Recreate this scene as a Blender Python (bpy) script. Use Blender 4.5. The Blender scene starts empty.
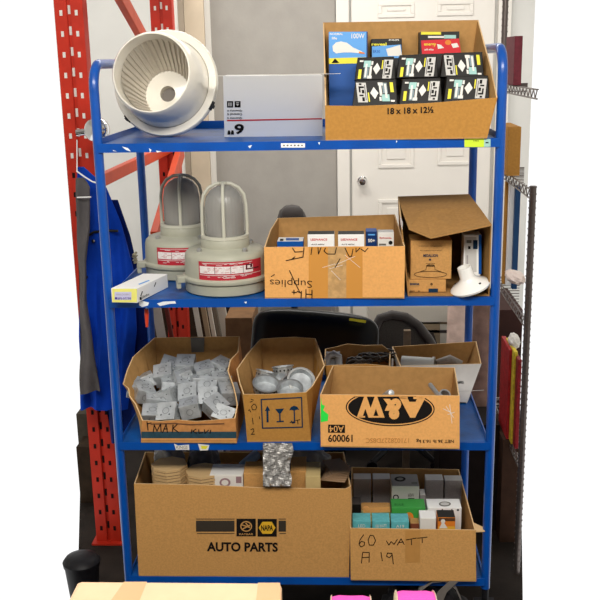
import bpy, bmesh, math, random
from mathutils import Vector, Matrix, Euler
random.seed(7)
C = bpy.context.scene.collection
PI = math.pi
V = Vector
# ------------------------------------------------------------------ camera (solved from the cart's posts and shelves)
CX, CY, CZ = 0.14417, -2.86953, 1.91857
YAW, PITCH, ROLL, F = -0.05038, 0.25103, -0.01941, 938.948
_f = V((math.sin(YAW)*math.cos(PITCH), math.cos(YAW)*math.cos(PITCH), -math.sin(PITCH)))
_r = V((math.cos(YAW), -math.sin(YAW), 0)); _u = _r.cross(_f)
RR = _r*math.cos(ROLL)+_u*math.sin(ROLL); UU = -_r*math.sin(ROLL)+_u*math.cos(ROLL)
CAM = V((CX, CY, CZ))
def ray(x, y): return _f+RR*((x-300)/F)+UU*((300-y)/F)
def at(x, y, Y):
    d = ray(x, y); return CAM+d*((Y-CY)/d.y)
def atz(x, y, z):
    d = ray(x, y); return CAM+d*((z-CZ)/d.z)
cam = bpy.data.objects.new('camera', bpy.data.cameras.new('camera')); C.objects.link(cam)
m = Matrix((RR, UU, -_f)).transposed().to_4x4(); m.translation = CAM
cam.matrix_world = m
cam.data.sensor_width = 36; cam.data.lens = F/600*36; cam.data.clip_start = .05
bpy.context.scene.camera = cam

# ------------------------------------------------------------------ materials
def lin(h):
    h = h.lstrip('#'); o = []
    for i in (0, 2, 4):
        c = int(h[i:i+2], 16)/255
        o.append(c/12.92 if c <= .04045 else ((c+.055)/1.055)**2.4)
    return (*o, 1)
_m = {}
def mat(name, col, rough=.6, metal=0., var=.0, scale=20., bump=0., bscale=80., col2=None, trans=0., stretch=None, coat=0., alpha=1.):
    if name in _m: return _m[name]
    mt = bpy.data.materials.new(name); mt.use_nodes = True; _m[name] = mt
    nt = mt.node_tree; b = nt.nodes['Principled BSDF']; L = nt.links
    b.inputs['Base Color'].default_value = lin(col); b.inputs['Roughness'].default_value = rough
    b.inputs['Metallic'].default_value = metal; b.inputs['Transmission Weight'].default_value = trans
    b.inputs['Coat Weight'].default_value = coat; b.inputs['Specular IOR Level'].default_value = .5 if (coat or metal) else (.12 if rough >= .7 else .25); b.inputs['Alpha'].default_value = alpha
    tc = nt.nodes.new('ShaderNodeTexCoord'); mp = nt.nodes.new('ShaderNodeMapping'); L.new(tc.outputs['Object'], mp.inputs[0])
    if stretch: mp.inputs['Scale'].default_value = stretch
    if var or col2:
        n = nt.nodes.new('ShaderNodeTexNoise'); n.inputs['Scale'].default_value = scale; n.inputs['Detail'].default_value = 6
        L.new(mp.outputs[0], n.inputs['Vector'])
        r = nt.nodes.new('ShaderNodeValToRGB'); L.new(n.outputs['Fac'], r.inputs[0])
        r.color_ramp.elements[0].position = .35; r.color_ramp.elements[1].position = .65
        c = V(lin(col)[:3]); c2 = V(lin(col2)[:3]) if col2 else c*(1-var)
        r.color_ramp.elements[0].color = (*c2, 1); r.color_ramp.elements[1].color = (*(c if col2 else c*(1+var*.6)), 1)
        L.new(r.outputs[0], b.inputs['Base Color'])
    if bump:
        n = nt.nodes.new('ShaderNodeTexNoise'); n.inputs['Scale'].default_value = bscale; n.inputs['Detail'].default_value = 4
        L.new(mp.outputs[0], n.inputs['Vector'])
        bp = nt.nodes.new('ShaderNodeBump'); bp.inputs['Strength'].default_value = bump; bp.inputs['Distance'].default_value = .01
        L.new(n.outputs['Fac'], bp.inputs['Height']); L.new(bp.outputs[0], b.inputs['Normal'])
    return mt
BLUE = mat('blue_paint', '#004da6', .32, var=.12, scale=9, bump=.05, coat=.3)
BLUESH = mat('blue_shelf_paint', '#0f4f96', .38, var=.28, scale=14, bump=.05)
CARD = mat('cardboard', '#c9924f', .85, var=.07, scale=160, bump=.05, bscale=300)
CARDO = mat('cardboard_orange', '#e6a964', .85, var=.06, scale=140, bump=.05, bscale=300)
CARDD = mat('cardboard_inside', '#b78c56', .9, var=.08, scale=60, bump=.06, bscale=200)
CARDB = mat('cardboard_brown', '#b3813f', .85, var=.08, scale=120, bump=.05, bscale=300)
CARDA = mat('cardboard_tan', '#c79558', .85, var=.1, scale=170, bump=.05, bscale=300)
EDGE = mat('cardboard_edge', '#ddb988', .9)
INK = mat('black_ink', '#181412', .7)
INKB = mat('blue_ink', '#14304a', .7)
GREYTAPE = mat('grey_tape', '#6f6c66', .5, var=.1)
CLEARTAPE = mat('clear_tape', '#b9935c', .25, coat=.5)
WHITE = mat('white_card', '#f2f1ee', .6)
OFFW = mat('off_white', '#e4e0d8', .6)
CREAM = mat('cream_enamel', '#e9e3d5', .3, coat=.4, var=.03)
REFL = mat('reflector_metal', '#cfc8bc', .33, metal=.35)
HOLE = mat('dark_hole', '#3a3632', .8)
GREYC = mat('grey_cast_paint', '#aaa998', .42, var=.05, scale=25, bump=.04)
GLASS = mat('ribbed_glass', '#a9a7a1', .25, trans=.35, alpha=.86)
REDL = mat('red_label', '#b32a38', .5)
LABW = mat('label_white', '#e6dedb', .5, var=.12, scale=300)
BLACKC = mat('black_card', '#1d1b18', .5)
YEL = mat('yellow_print', '#e6dc3a', .5)
BLUEC = mat('blue_card', '#0c4f9c', .45)
SKYC = mat('sky_blue_card', '#5c9fe0', .45)
REDC = mat('red_card', '#cf1f2b', .5)
TEAL = mat('teal_card', '#63b7bd', .55, var=.1, scale=90)
GREEN = mat('green_card', '#3f9a45', .5)
MINT = mat('mint_print', '#9fc9c2', .5)
GREYCARD = mat('grey_card', '#a8a1a0', .7, var=.1, scale=200)
LGREY = mat('light_grey_card', '#c9c7c2', .6)
ORANGE = mat('orange_print', '#e0802a', .5)
GALV = mat('galvanized_steel', '#bfc3c5', .4, metal=.4, var=.22, scale=40)
GALVD = mat('galvanized_inside', '#62666a', .5, metal=.5, var=.2, scale=40)
STEEL = mat('bright_steel', '#b5b5b2', .4, metal=.7, bump=.1, bscale=40)
CHROME = mat('chrome', '#e3e3e3', .12, metal=1.)
DCHROME = mat('dark_wire', '#6d6460', .35, metal=.7)
REDP = mat('red_rack_paint', '#c5301d', .45, var=.12, scale=12)
BLACKP = mat('black_plastic', '#17161a', .5)
LEATHER = mat('black_leather', '#030304', .3, bump=.03, bscale=12)
DGREY = mat('dark_grey_plastic', '#4a4644', .5)
MESHF = mat('grey_mesh', '#54504c', .8, var=.2, scale=200)
POLY = mat('clear_plastic_wrap', '#8e8c8a', .18, metal=.5, bump=1., bscale=70, col2='#dedbd6', scale=55)
GREYPOLY = mat('grey_plastic_bag', '#8b8986', .3, bump=.7, bscale=30, var=.25, scale=25)
PORC = mat('porcelain', '#f1efe9', .25, coat=.5)
PINK = mat('pink_thread', '#f357b4', .7, bump=.3, bscale=250)
CHIP = mat('chipped_paint', '#e8ecef', .7)

# ------------------------------------------------------------------ mesh helpers
class MB:
    def __init__(s): s.v = []; s.f = []; s.m = []
    def add(s, vs, fs, mi=0):
        o = len(s.v); s.v += [V(a) for a in vs]; s.f += [tuple(i+o for i in f) for f in fs]; s.m += [mi]*len(fs); return s
    def hexa(s, p, mi=0):      # p: bottom 4 ccw, top 4 ccw
        return s.add(p, [(3,2,1,0),(4,5,6,7),(0,1,5,4),(1,2,6,5),(2,3,7,6),(3,0,4,7)], mi)
    def box(s, c, d, mi=0, rot=None):
        x, y, z = d[0]/2, d[1]/2, d[2]/2
        p = [V(a) for a in ((-x,-y,-z),(x,-y,-z),(x,y,-z),(-x,y,-z),(-x,-y,z),(x,-y,z),(x,y,z),(-x,y,z))]
        if rot is not None: p = [rot@a for a in p]
        return s.hexa([a+V(c) for a in p], mi)
    def tube(s, path, r, n=10, mi=0, caps=True, closed=False):
        path = [V(a) for a in path]; k = len(path); vs = []; up = None
        for i, a in enumerate(path):
            if closed: t = path[(i+1) % k]-path[i-1]
            else: t = path[min(i+1, k-1)]-path[max(i-1, 0)]
            t.normalize()
            if up is None: up = V((0,0,1)) if abs(t.z) < .9 else V((1,0,0))
            b = t.cross(up).normalized(); up = b.cross(t).normalized()
            rr = r[i] if isinstance(r, (list, tuple)) else r
            vs += [a+(b*math.cos(2*PI*j/n)+up*math.sin(2*PI*j/n))*rr for j in range(n)]
        fs = []
        for i in range(k if closed else k-1):
            for j in range(n):
                a, b2 = i*n+j, i*n+(j+1) % n; c, d = ((i+1) % k)*n+(j+1) % n, ((i+1) % k)*n+j
                fs.append((a, b2, c, d))
        if caps and not closed: fs += [tuple(range(n))[::-1], tuple(range((k-1)*n, k*n))]
        return s.add(vs, fs, mi)
    def lathe(s, prof, M=None, n=48, mi=0, mod=None):   # prof: (r, z[, mi])
        M = M or Matrix(); vs = []; k = len(prof)
        for q in prof:
            for j in range(n):
                a = 2*PI*j/n; r = q[0]*(1+(mod(a, q) if mod else 0))
                vs.append(M@V((r*math.cos(a), r*math.sin(a), q[1])))
        o = len(s.v); s.v += vs
        for i in range(k-1):
            for j in range(n):
                s.f.append((o+i*n+j, o+i*n+(j+1) % n, o+(i+1)*n+(j+1) % n, o+(i+1)*n+j)); s.m.append(prof[i][2] if len(prof[i]) > 2 else mi)
        return s
    def poly(s, pts, off=None, mi=0, mi2=None):         # flat ngon, or slab when off given
        pts = [V(p) for p in pts]; n = len(pts)
        if off is None: return s.add(pts, [tuple(range(n))], mi)
        s.add(pts+[p+off for p in pts], [tuple(range(n)), tuple(range(n, 2*n))[::-1]], mi)
        o = len(s.v)-2*n
        for i in range(n): s.f.append((o+(i+1) % n, o+i, o+n+i, o+n+(i+1) % n)); s.m.append(mi if mi2 is None else mi2)
        return s
    def wall(s, bl, br, tops, th, mi=0, me=1, fr=None): # tops left to right seen from outside, thickened by vector th
        k = len(tops); bl, br = V(bl), V(br); fr = fr or [i/(k-1) for i in range(k)]
        b = [bl.lerp(br, t) for t in fr]; t_ = [V(p) for p in tops]
        for i in range(k-1):
            p = [b[i], b[i+1], b[i+1]+th, b[i]+th, t_[i], t_[i+1], t_[i+1]+th, t_[i]+th]
            o = len(s.v); s.v += p
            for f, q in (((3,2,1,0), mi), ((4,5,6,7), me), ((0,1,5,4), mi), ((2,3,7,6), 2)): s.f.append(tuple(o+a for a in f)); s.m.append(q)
            if i == 0: s.f.append((o+3, o, o+4, o+7)); s.m.append(mi)
            if i == k-2: s.f.append((o+1, o+2, o+6, o+5)); s.m.append(mi)
        return s
    def build(s, name, mats, parent=None, smooth=False, bevel=0., origin=None, subsurf=0):
        if not isinstance(mats, (list, tuple)): mats = [mats]
        org = V(origin) if origin is not None else (parent.matrix_world.translation.copy() if parent and False else V((0,0,0)))
        if parent is not None: org = worldloc(parent)
        elif origin is None:
            if s.v:
                org = V((sum(a.x for a in s.v)/len(s.v), sum(a.y for a in s.v)/len(s.v), min(a.z for a in s.v)))
        me = bpy.data.meshes.new(name); me.from_pydata([a-org for a in s.v], [], s.f)
        for q in mats: me.materials.append(q)
        for p, i in zip(me.polygons, s.m): p.material_index = min(i, len(mats)-1); p.use_smooth = smooth
        bm = bmesh.new(); bm.from_mesh(me)
        if not getattr(s, 'keep', False): bmesh.ops.recalc_face_normals(bm, faces=bm.faces)
        bm.to_mesh(me); bm.free(); me.update()
        if smooth: 
            try: me.set_sharp_from_angle(angle=math.radians(40))
            except Exception: pass
        o = bpy.data.objects.new(name, me); C.objects.link(o)
        if parent is not None: o.parent = parent
        else: o.location = org
        if bevel:
            b = o.modifiers.new('bevel', 'BEVEL'); b.width = bevel; b.segments = 2; b.limit_method = 'ANGLE'
        if subsurf:
            b = o.modifiers.new('sub', 'SUBSURF'); b.levels = b.render_levels = subsurf
        return o
def worldloc(o):
    l = o.location.copy(); p = o.parent
    while p: l += p.location; p = p.parent
    return l
def tag(o, label=None, cat=None, group=None, kind=None):
    for k, v in (('label', label), ('category', cat), ('group', group), ('kind', kind)):
        if v: o[k] = v
    return o
def thing(name, loc, label, cat, group=None):
    o = bpy.data.objects.new(name, None); o.empty_display_size = .05; C.objects.link(o); o.location = V(loc)
    return tag(o, label, cat, group)
def copy_tree(o, parent=None):
    c = o.copy(); C.objects.link(c); c.parent = parent
    for ch in [x for x in bpy.data.objects if x.parent == o]: copy_tree(ch, c)
    return c
def struct(o): o['kind'] = 'structure'; return o

# printing on a face: everything is laid in the plane of that face
class Face:
    def __init__(s, p, q, r):                      # three corners; normal turned to the camera side
        s.p = V(p); s.n = (V(q)-V(p)).cross(V(r)-V(p)).normalized()
        if s.n.dot(CAM-s.p) < 0: s.n = -s.n
    def hit(s, x, y):
        d = ray(x, y); return CAM+d*((s.p-CAM).dot(s.n)/d.dot(s.n))
class Print:
    def __init__(s, face): s.f = face; s.mb = MB(); s.mb.keep = True; s.mats = []; s.lvl = 0
    def mi(s, m_):
        if m_ not in s.mats: s.mats.append(m_)
        return s.mats.index(m_)
    def _add(s, pts, faces, m_, eps):
        n = s.f.n; out = []
        for f in faces:
            a, b, c = (V(pts[i]) for i in f[:3])
            out.append(tuple(f) if (b-a).cross(c-a).dot(n) >= 0 else tuple(f)[::-1])
        s.mb.add([V(p)+n*eps for p in pts], out, s.mi(m_))
    def poly(s, px, m_, lv=1): s._add([s.f.hit(*p) for p in px], [tuple(range(len(px)))], m_, .0006*lv); return s
    def rect(s, x0, y0, x1, y1, m_, lv=1): return s.poly([(x0,y1),(x1,y1),(x1,y0),(x0,y0)], m_, lv)
    def ell(s, cx, cy, rx, ry, m_, lv=1, a=0, n=28):
        ca, sa = math.cos(a), math.sin(a)
        return s.poly([(cx+rx*math.cos(t)*ca-ry*math.sin(t)*sa, cy+rx*math.cos(t)*sa+ry*math.sin(t)*ca) for t in [2*PI*i/n for i in range(n)]], m_, lv)
    def stroke(s, px, w, m_=None, lv=2):
        m_ = m_ or INK
        for (x0, y0), (x1, y1) in zip(px[:-1], px[1:]):
            dx, dy = x1-x0, y1-y0; l = math.hypot(dx, dy) or 1; nx, ny = -dy/l*w/2, dx/l*w/2; ex, ey = dx/l*w*.3, dy/l*w*.3
            s.poly([(x0+nx-ex, y0+ny-ey), (x0-nx-ex, y0-ny-ey), (x1-nx+ex, y1-ny+ey), (x1+nx+ex, y1+ny+ey)], m_, lv)
        return s
    def text(s, txt, cx, cy, w, h, m_=None, lv=2, rot=0., bold=.0, slope=0.):
        cu = bpy.data.curves.new('t', 'FONT'); cu.body = txt; cu.offset = bold; cu.resolution_u = 3
        ob = bpy.data.objects.new('t', cu); C.objects.link(ob)
        bpy.context.view_layer.update()
        me = bpy.data.meshes.new_from_object(ob.evaluated_get(bpy.context.evaluated_depsgraph_get()))
        bpy.data.objects.remove(ob)
        vs = [v.co.copy() for v in me.vertices]; fs = [tuple(p.vertices) for p in me.polygons]
        x0, x1 = min(v.x for v in vs), max(v.x for v in vs); y0, y1 = min(v.y for v in vs), max(v.y for v in vs)
        c, sn = math.cos(rot), math.sin(rot); pts = []
        for v in vs:
            a = ((v.x-x0)/(x1-x0)-.5)*w; b = -((v.y-y0)/(y1-y0)-.5)*h
            X, Y = a*c-b*sn, a*sn+b*c
            pts.append(s.f.hit(cx+X, cy+Y+slope*X))
        bpy.data.meshes.remove(me)
        s._add(pts, fs, m_ or INK, .0006*lv); return s
    def build(s, parent, name='printing', merge=True):
        tgt = parent
        if parent.type == 'EMPTY':
            k = [c for c in parent.children if c.name.startswith(('front_panel', 'box_body', 'backrest', 'side_panel'))]
            tgt = k[0] if k else None
        if not merge or tgt is None: return s.mb.build(name, s.mats, parent)
        me = tgt.data; org = worldloc(tgt); off = len(me.materials); bm = bmesh.new(); bm.from_mesh(me)
        for m_ in s.mats: me.materials.append(m_)
        vs = [bm.verts.new(v-org) for v in s.mb.v]
        for f, mi in zip(s.mb.f, s.mb.m):
            try: q = bm.faces.new([vs[i] for i in f]); q.material_index = off+mi
            except ValueError: pass
        bm.to_mesh(me); bm.free(); me.update(); return tgt

def carton(name, label, B, T, mats, group=None, cat='cardboard box', th=.004, tops=None, base=None):
    """B, T: corners FL, FR, BR, BL at the bottom and top; tops: dict wall -> list of top points"""
    B = [V(p) for p in B]; T = [V(p) for p in T]; tops = tops or {}
    ctr = sum(B, V())/4
    fc_ = Face(B[0], B[1], T[0])
    def snap(p):
        d = p-CAM; return CAM+d*((fc_.p-CAM).dot(fc_.n)/d.dot(fc_.n))
    T[1] = snap(T[1])
    if 'front' in tops: tops['front'] = [snap(V(p)) for p in tops['front']]; T[0], T[1] = tops['front'][0], tops['front'][-1]
    if 'right' in tops: tops['right'][0] = T[1]
    root = thing(name, (ctr.x, ctr.y, B[0].z), label, cat, group)
    for i, nm in enumerate(('front', 'right', 'back', 'left')):
        a, b = B[i], B[(i+1) % 4]; n = (b-a).cross(V((0,0,1))).normalized()
        if n.dot(ctr-a) < 0: n = -n
        t = tops.get(nm, [T[i], T[(i+1) % 4]])
        mb = MB(); mb.keep = False; e = n*(th*.5*(i % 2))
        mb.wall(a, b, t, n*th)
        mb.build(nm+'_panel', mats, root)
    MB().hexa([B[0], B[1], B[2], B[3]]+[p+V((0,0,th)) for p in B]).build('bottom_panel', mats[2], root)
    return root
def carton_px(name, label, zb, yf, yb, bl, br, tl, tr, btl, btr, mats, tops=None, bb=None, **k):
    """front bottom corners bl, br fall on height zb; yf is where the front top edge stands"""
    FBL, FBR = atz(*bl, zb), atz(*br, zb)
    FTL, FTR, BTL, BTR = at(*tl, yf), at(*tr, yf), at(*btl, yb), at(*btr, yb)
    if bb: BBL, BBR = V((bb[0], yb, zb)), V((bb[1], yb, zb))
    else: BBL, BBR = V((BTL.x, yb, zb)), V((BTR.x, yb, zb))
    r = carton(name, label, [FBL, FBR, BBR, BBL], [FTL, FTR, BTR, BTL], mats, tops=tops, **k)
    r_face = Face(FBL, FBR, FTL)
    return r, r_face, (FBL, FBR, BBR, BBL, FTL, FTR, BTR, BTL)
def solid(mb, px0, px1, ptop, yf, dep, zb, mi=0, lean=0., twist=0.):
    """closed box standing at zb whose front face spans px0..px1 and whose front top edge is seen at ptop"""
    c = at((px0+px1)/2, ptop, yf); a = at(px0, ptop, yf).x; b = at(px1, ptop, yf).x; w = b-a; h = c.z-zb
    R_ = Matrix.Rotation(twist, 3, 'Z')
    P = [R_@V((sx*w/2, sy+(lean*z), z))+V(((a+b)/2, yf, zb)) for z in (0, h) for sx, sy in ((-1,0),(1,0),(1,dep),(-1,dep))]
    mb.hexa(P, mi); return P
def small_box(name, label, px0, px1, ptop, yf, dep, zb, m_, cat='box', group=None, lean=0., twist=0., bevel=.0015, topmat=None):
    mb = MB(); P = solid(mb, px0, px1, ptop, yf, dep, zb, 0, lean, twist)
    if topmat: mb.m[1] = 1
    o = mb.build(name, [m_]+([topmat] if topmat else []), bevel=bevel); tag(o, label, cat, group)
    return o, Face(P[0], P[1], P[5]), P, Face(P[4], P[5], P[6])

Z1, Z2, Z3, Z4 = 1.6802, 1.1914, .7056, .213
FL = -.10; D = .59; HW = .61
# ------------------------------------------------------------------ the setting
YW = 3.8
def planar(name, pts, off, m_): return struct(MB().poly(pts, off).build(name, m_))
WALLM = mat('wall_paint', '#d9d8d3', .7, var=.03, scale=4, bump=.03)
GREYW = mat('grey_wall_panel', '#a19c95', .6, var=.07, scale=5, bump=.08, bscale=60)
DOORM = mat('door_paint', '#e6e1d9', .45, var=.02, scale=3)
FLOORM = mat('concrete_floor', '#2a2420', .8, var=.35, scale=5, bump=.1)
xl, xr = at(77, 300, YW).x, at(523, 300, YW).x
xg0, xg1, xt = at(213, 100, YW).x, at(336, 100, YW).x, at(183, 60, YW).x
ZT = 2.62
def wallpiece(name, x0, x1, m_, dy=0., z0=FL, z1=ZT): return struct(MB().box(((x0+x1)/2, YW+.05+dy, (z0+z1)/2), (x1-x0, .1, z1-z0)).build(name, m_))
wallpiece('wall_back', xl, xr, WALLM)
struct(MB().box(((xg0+xg1)/2, YW-.012, (FL+ZT)/2), (xg1-xg0, .02, ZT-FL)).build('wall_back_grey_panel', GREYW))
struct(MB().box((at(209, 60, YW).x, YW-.02, (FL+ZT)/2), (.05, .04, ZT-FL)).build('trim_1', DOORM))
d0, d1 = at(351, 100, YW).x, at(492, 100, YW).x
struct(MB().box((at(343, 100, YW).x, YW-.03, (FL+ZT)/2), (.085, .06, ZT-FL)).build('trim_2', DOORM))
struct(MB().box((d1+.06, YW-.03, (FL+ZT)/2), (.085, .06, ZT-FL)).build('trim_3', DOORM))
# panelled door
mb = MB(); dz0, dz1 = FL+.01, 2.36
mb.box(((d0+d1)/2, YW-.02, (dz0+dz1)/2), (d1-d0-.01, .03, dz1-dz0))
door = struct(mb.build('door_1', DOORM))
YD = YW-.035
for (x0, x1, y0, y1) in ((378, 415, -60, 18), (437, 475, -60, 16), (378, 415, 42, 168), (437, 475, 40, 165), (378, 415, 199, 300), (437, 475, 197, 300)):
    a, b = at(x0, y1, YD), at(x1, y0, YD); q = at(x0, y0, YD)
    x0w, x1w, z0w, z1w = a.x, b.x, a.z, min(b.z, 2.28)
    mb = MB()
    for dx0, dx1, dz_0, dz_1 in ((x0w, x1w, z0w, z0w+.025), (x0w, x1w, z1w-.025, z1w), (x0w, x0w+.025, z0w+.025, z1w-.025), (x1w-.025, x1w, z0w+.025, z1w-.025)):
        mb.box(((dx0+dx1)/2, YD-.004, (dz_0+dz_1)/2), (dx1-dx0, .016, dz_1-dz_0))
    mb.box(((x0w+x1w)/2, YD-.002, (z0w+z1w)/2), (x1w-x0w-.12, .012, z1w-z0w-.12))
    mb.build('door_panel', DOORM, door, bevel=.004)
kn = at(362.5, 182, YD-.06)
M = Matrix.Translation((kn.x, YD, kn.z))@Matrix.Rotation(PI/2, 4, 'X')
MB().lathe([(.0, 0), (.034, 0), (.034, .008), (.012, .012), (.012, .035), (.028, .045), (.031, .06), (.022, .072), (0, .074)], M, 24).build('door_handle', CHROME, door, smooth=True)
# floor: the part the photograph could see, plus what lies in front of the cart
pts = [atz(77, 612, FL), V((-1.9, -.75, FL)), V((-1.9, -3.9, FL)), V((1.9, -3.9, FL)), V((1.9, -.75, FL)), atz(523, 612, FL), V((xr, YW+.1, FL)), V((xl, YW+.1, FL))]
planar('floor', pts, V((0, 0, -.05)), FLOORM)

struct(MB().box((-.15, -.1, 3.25), (4.7, 7.9, .1)).build('ceiling', WALLM))
struct(MB().box((-2.55, -.4, (FL+3.2)/2), (.1, 7.2, 3.2-FL)).build('wall_left', WALLM))
struct(MB().box((-.12, -4.05, (FL+3.2)/2), (4.9, .1, 3.2-FL)).build('wall_front', GREYW))
struct(MB().box((2.3, -.4, (FL+3.2)/2), (.1, 7.2, 3.2-FL)).build('wall_right', WALLM))
# ------------------------------------------------------------------ the blue shelf cart
cart = thing('shelf_cart', (0, D/2, FL), 'blue painted tubular steel four-shelf cart loaded with open cartons', 'shelf cart')
PR = .0148
for sx in (-1, 1):
    mb = MB(); zt = 1.915 if sx < 0 else 1.94; rc = .075; x = sx*HW
    path = [(x, 0, .17), (x, 0, 1.0), (x, 0, zt-rc)]
    path += [(x, rc-rc*math.cos(t), zt-rc+rc*math.sin(t)) for t in [PI/2*i/8 for i in range(1, 9)]]
    path += [(x, D-rc+rc*math.sin(t), zt-rc+rc*math.cos(t)) for t in [PI/2*i/8 for i in range(0, 9)]]
    path += [(x, D, 1.0), (x, D, .17)]
    mb.tube(path, PR, 14); mb.build('side_frame', BLUE, cart, smooth=True)
for k, z in enumerate((Z1, Z2, Z3, Z4)):
    mb = MB(); h = .027
    mb.box((0, D/2, z-.003), (2*HW-.005, D+.02, .005), 1)
    mb.box((0, -.016, z-h/2), (2*HW-2*PR*.3, .003, h), 0); mb.box((0, D+.012, z+.006), (2*HW, .003, h+.014), 0)
    for sx in (-1, 1): mb.box((sx*(HW-.012), D/2, z+.004), (.003, D, h), 0)
    sh = mb.build('shelf', [BLUE, BLUESH], cart)
    fc = Face((-1, -.0176, z), (1, -.0176, z), (1, -.0176, z-.02))
    pr = Print(fc)
    if k == 0:
        pr.rect(281, 143.2, 305, 147.6, WHITE).text('......', 293, 145.4, 20, 1.6, GREYTAPE)
        for q in ([(122,146.5),(128,148),(131,151.5),(126,150)], [(149,148),(151.5,150),(150,153)], [(156,150.5),(162,151.5),(157,152.5)], [(248,146),(252,145),(250,148.5)], [(113,150),(117,151.5),(113,151)], [(318,142.5),(320,142.2),(319.4,145)], [(396,140.5),(397.4,141),(396.4,143)]): pr.poly(q, CHIP)
        pr.build(sh, 'paint_chips')
        g = Print(Face((-1, -.0184, z), (1, -.0184, z), (1, -.0184, z-.02)))
        g.rect(464.4, 138, 484, 147, mat('lime_tag', '#cfea3c', .5)).rect(484, 138.8, 490.5, 146.8, MINT).text('....', 476, 140.8, 5, 1.3, INK).rect(485.5, 142, 488.5, 143.2, INK, 2)
        g.build(sh, 'price_tag', merge=False)
    elif k == 1:
        for q in ([(139,302),(143,301),(149,302.6),(148,305.5),(142,307),(139,305)], [(157,303.5),(163,301.6),(175,301),(176,303.5),(170,303.8),(160,306)], [(244,301.8),(247,301.5),(246,303.6)]): pr.poly(q, CHIP)
        pr.build(sh, 'paint_chips')
    elif k == 2:
        for q in ([(174,443.4),(178,445.5),(189,444.5),(189.5,450),(183,449.6),(176,450)], [(198,443.8),(209.5,445),(208,450.2),(200,450.5)]): pr.poly(q, OFFW)
        pr.poly([(201,445.5),(208,446),(206,449),(201.5,448.6)], YEL, 2)
        pr.text('KINGS', 182, 447.2, 11, 3, GREYTAPE)
        pr.build(sh, 'sticker')
for sx in (-1, 1):
    for y in (0, D):
        mb = MB(); x = sx*HW; yy = y+.03 if y == 0 else y-.03
        mb.tube([(x, y, .11), (x, y, .172)], .012, 10); mb.box((x, y, .105), (.07, .07, .012))
        for q in (-.025, .025): mb.box((x+q, y, .05), (.005, .05, .11))
        cs = mb.build('caster', BLACKP, cart)
        M = Matrix.Translation((x, y, .005))@Matrix.Rotation(PI/2, 4, 'Y')
        MB().lathe([(0,-.02),(.09,-.02),(.105,-.012),(.105,.012),(.09,.02),(0,.02)], M, 28).build('wheel', BLACKP, cs, smooth=True)

# ------------------------------------------------------------------ top shelf
# reflector fixture
Fc, Rc = at(165.5, 83, .25), at(151, 72.5, .105)
ax = (Rc-Fc).normalized(); q = ax.to_track_quat('Z', 'Y').to_matrix().to_4x4()
M = Matrix.Translation(Fc)@q; L0 = (Rc-Fc).length
fx = thing('highbay_light_fixture', (Fc.x, Fc.y, Z1), 'cream white round light fixture with fluted reflector lying tilted on the top shelf', 'light fixture')
mb = MB(); mb.lathe([(.146, .0), (.142, .04), (.130, L0-.01), (.1235, L0), (.1205, L0), (.119, L0-.01), (.117, L0*.66), (.118, L0*.6)], M, 64); mb.build('drum', CREAM, fx, smooth=True)
SH = Matrix(((1, 0, 0, 0), (0, 1, 0, 0), (0, 0, 1, 0), (0, 0, 0, 1))); ld = (q.to_3x3().transposed()@V((-.2, 0, -1))); kk = .2
SH[0][2] = -ld.x*kk; SH[1][2] = -ld.y*kk; SH[0][3] = ld.x*kk*L0*.6; SH[1][3] = ld.y*kk*L0*.6; M0 = M; MS = M@SH
mb = MB(); mb.lathe([(.1165, L0*.64), (.113, L0*.5), (.104, L0*.3), (.088, -.02), (.075, -.055)], MS, 304, mod=lambda a, p: .03*(1 if (a*38/(2*PI)) % 1 < .55 else -1)*(1 if p[0] < .115 else .1)); mb.build('fluted_reflector', REFL, fx, smooth=True)
mb = MB(); mb.lathe([(.078, -.05), (.05, -.046), (.026, -.044), (.026, -.07), (.0, -.07)], MS, 48); mb.build('socket_plate', CREAM, fx, smooth=True)
mb = MB(); mb.lathe([(0, -.066), (.0258, -.066)], MS, 32); mb.build('lamp_socket', mat('socket_grey', '#77706a', .5), fx)
mb = MB(); mb.lathe([(.147, .004), (.170, .006), (.174, .0), (.174, -.012), (.17, -.018), (.14, -.018), (.14, .0)], M, 64); mb.build('rim_flange', CREAM, fx, smooth=True)
mb = MB(); mb.lathe([(.163, -.024), (.15, -.06), (.11, -.1), (.09, -.13), (0, -.13)], M, 48); mb.build('ballast_housing', GREYC, fx, smooth=True)
for a in (-2.4, -.45):
    P = M@V((.171*math.cos(a), .171*math.sin(a), -.006)); R3 = (q@Matrix.Rotation(a, 4, 'Z')).to_3x3()
    c = MB().box(P, (.008, .03, .022), 0, R3).box(P+R3@V((.005, 0, .0)), (.003, .012, .036), 0, R3).build('clasp', BLACKP, fx, bevel=.001)
mb = MB()
for j in (0, 1): mb.lathe([(0, 0), (.004, 0), (.004, .004), (0, .004)], M@Matrix.Translation((.085-j*.004, .058+.018*j, .028))@Matrix.Rotation(-.5, 4, 'Y'), 10)
mb.build('rivet', HOLE, fx)
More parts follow.
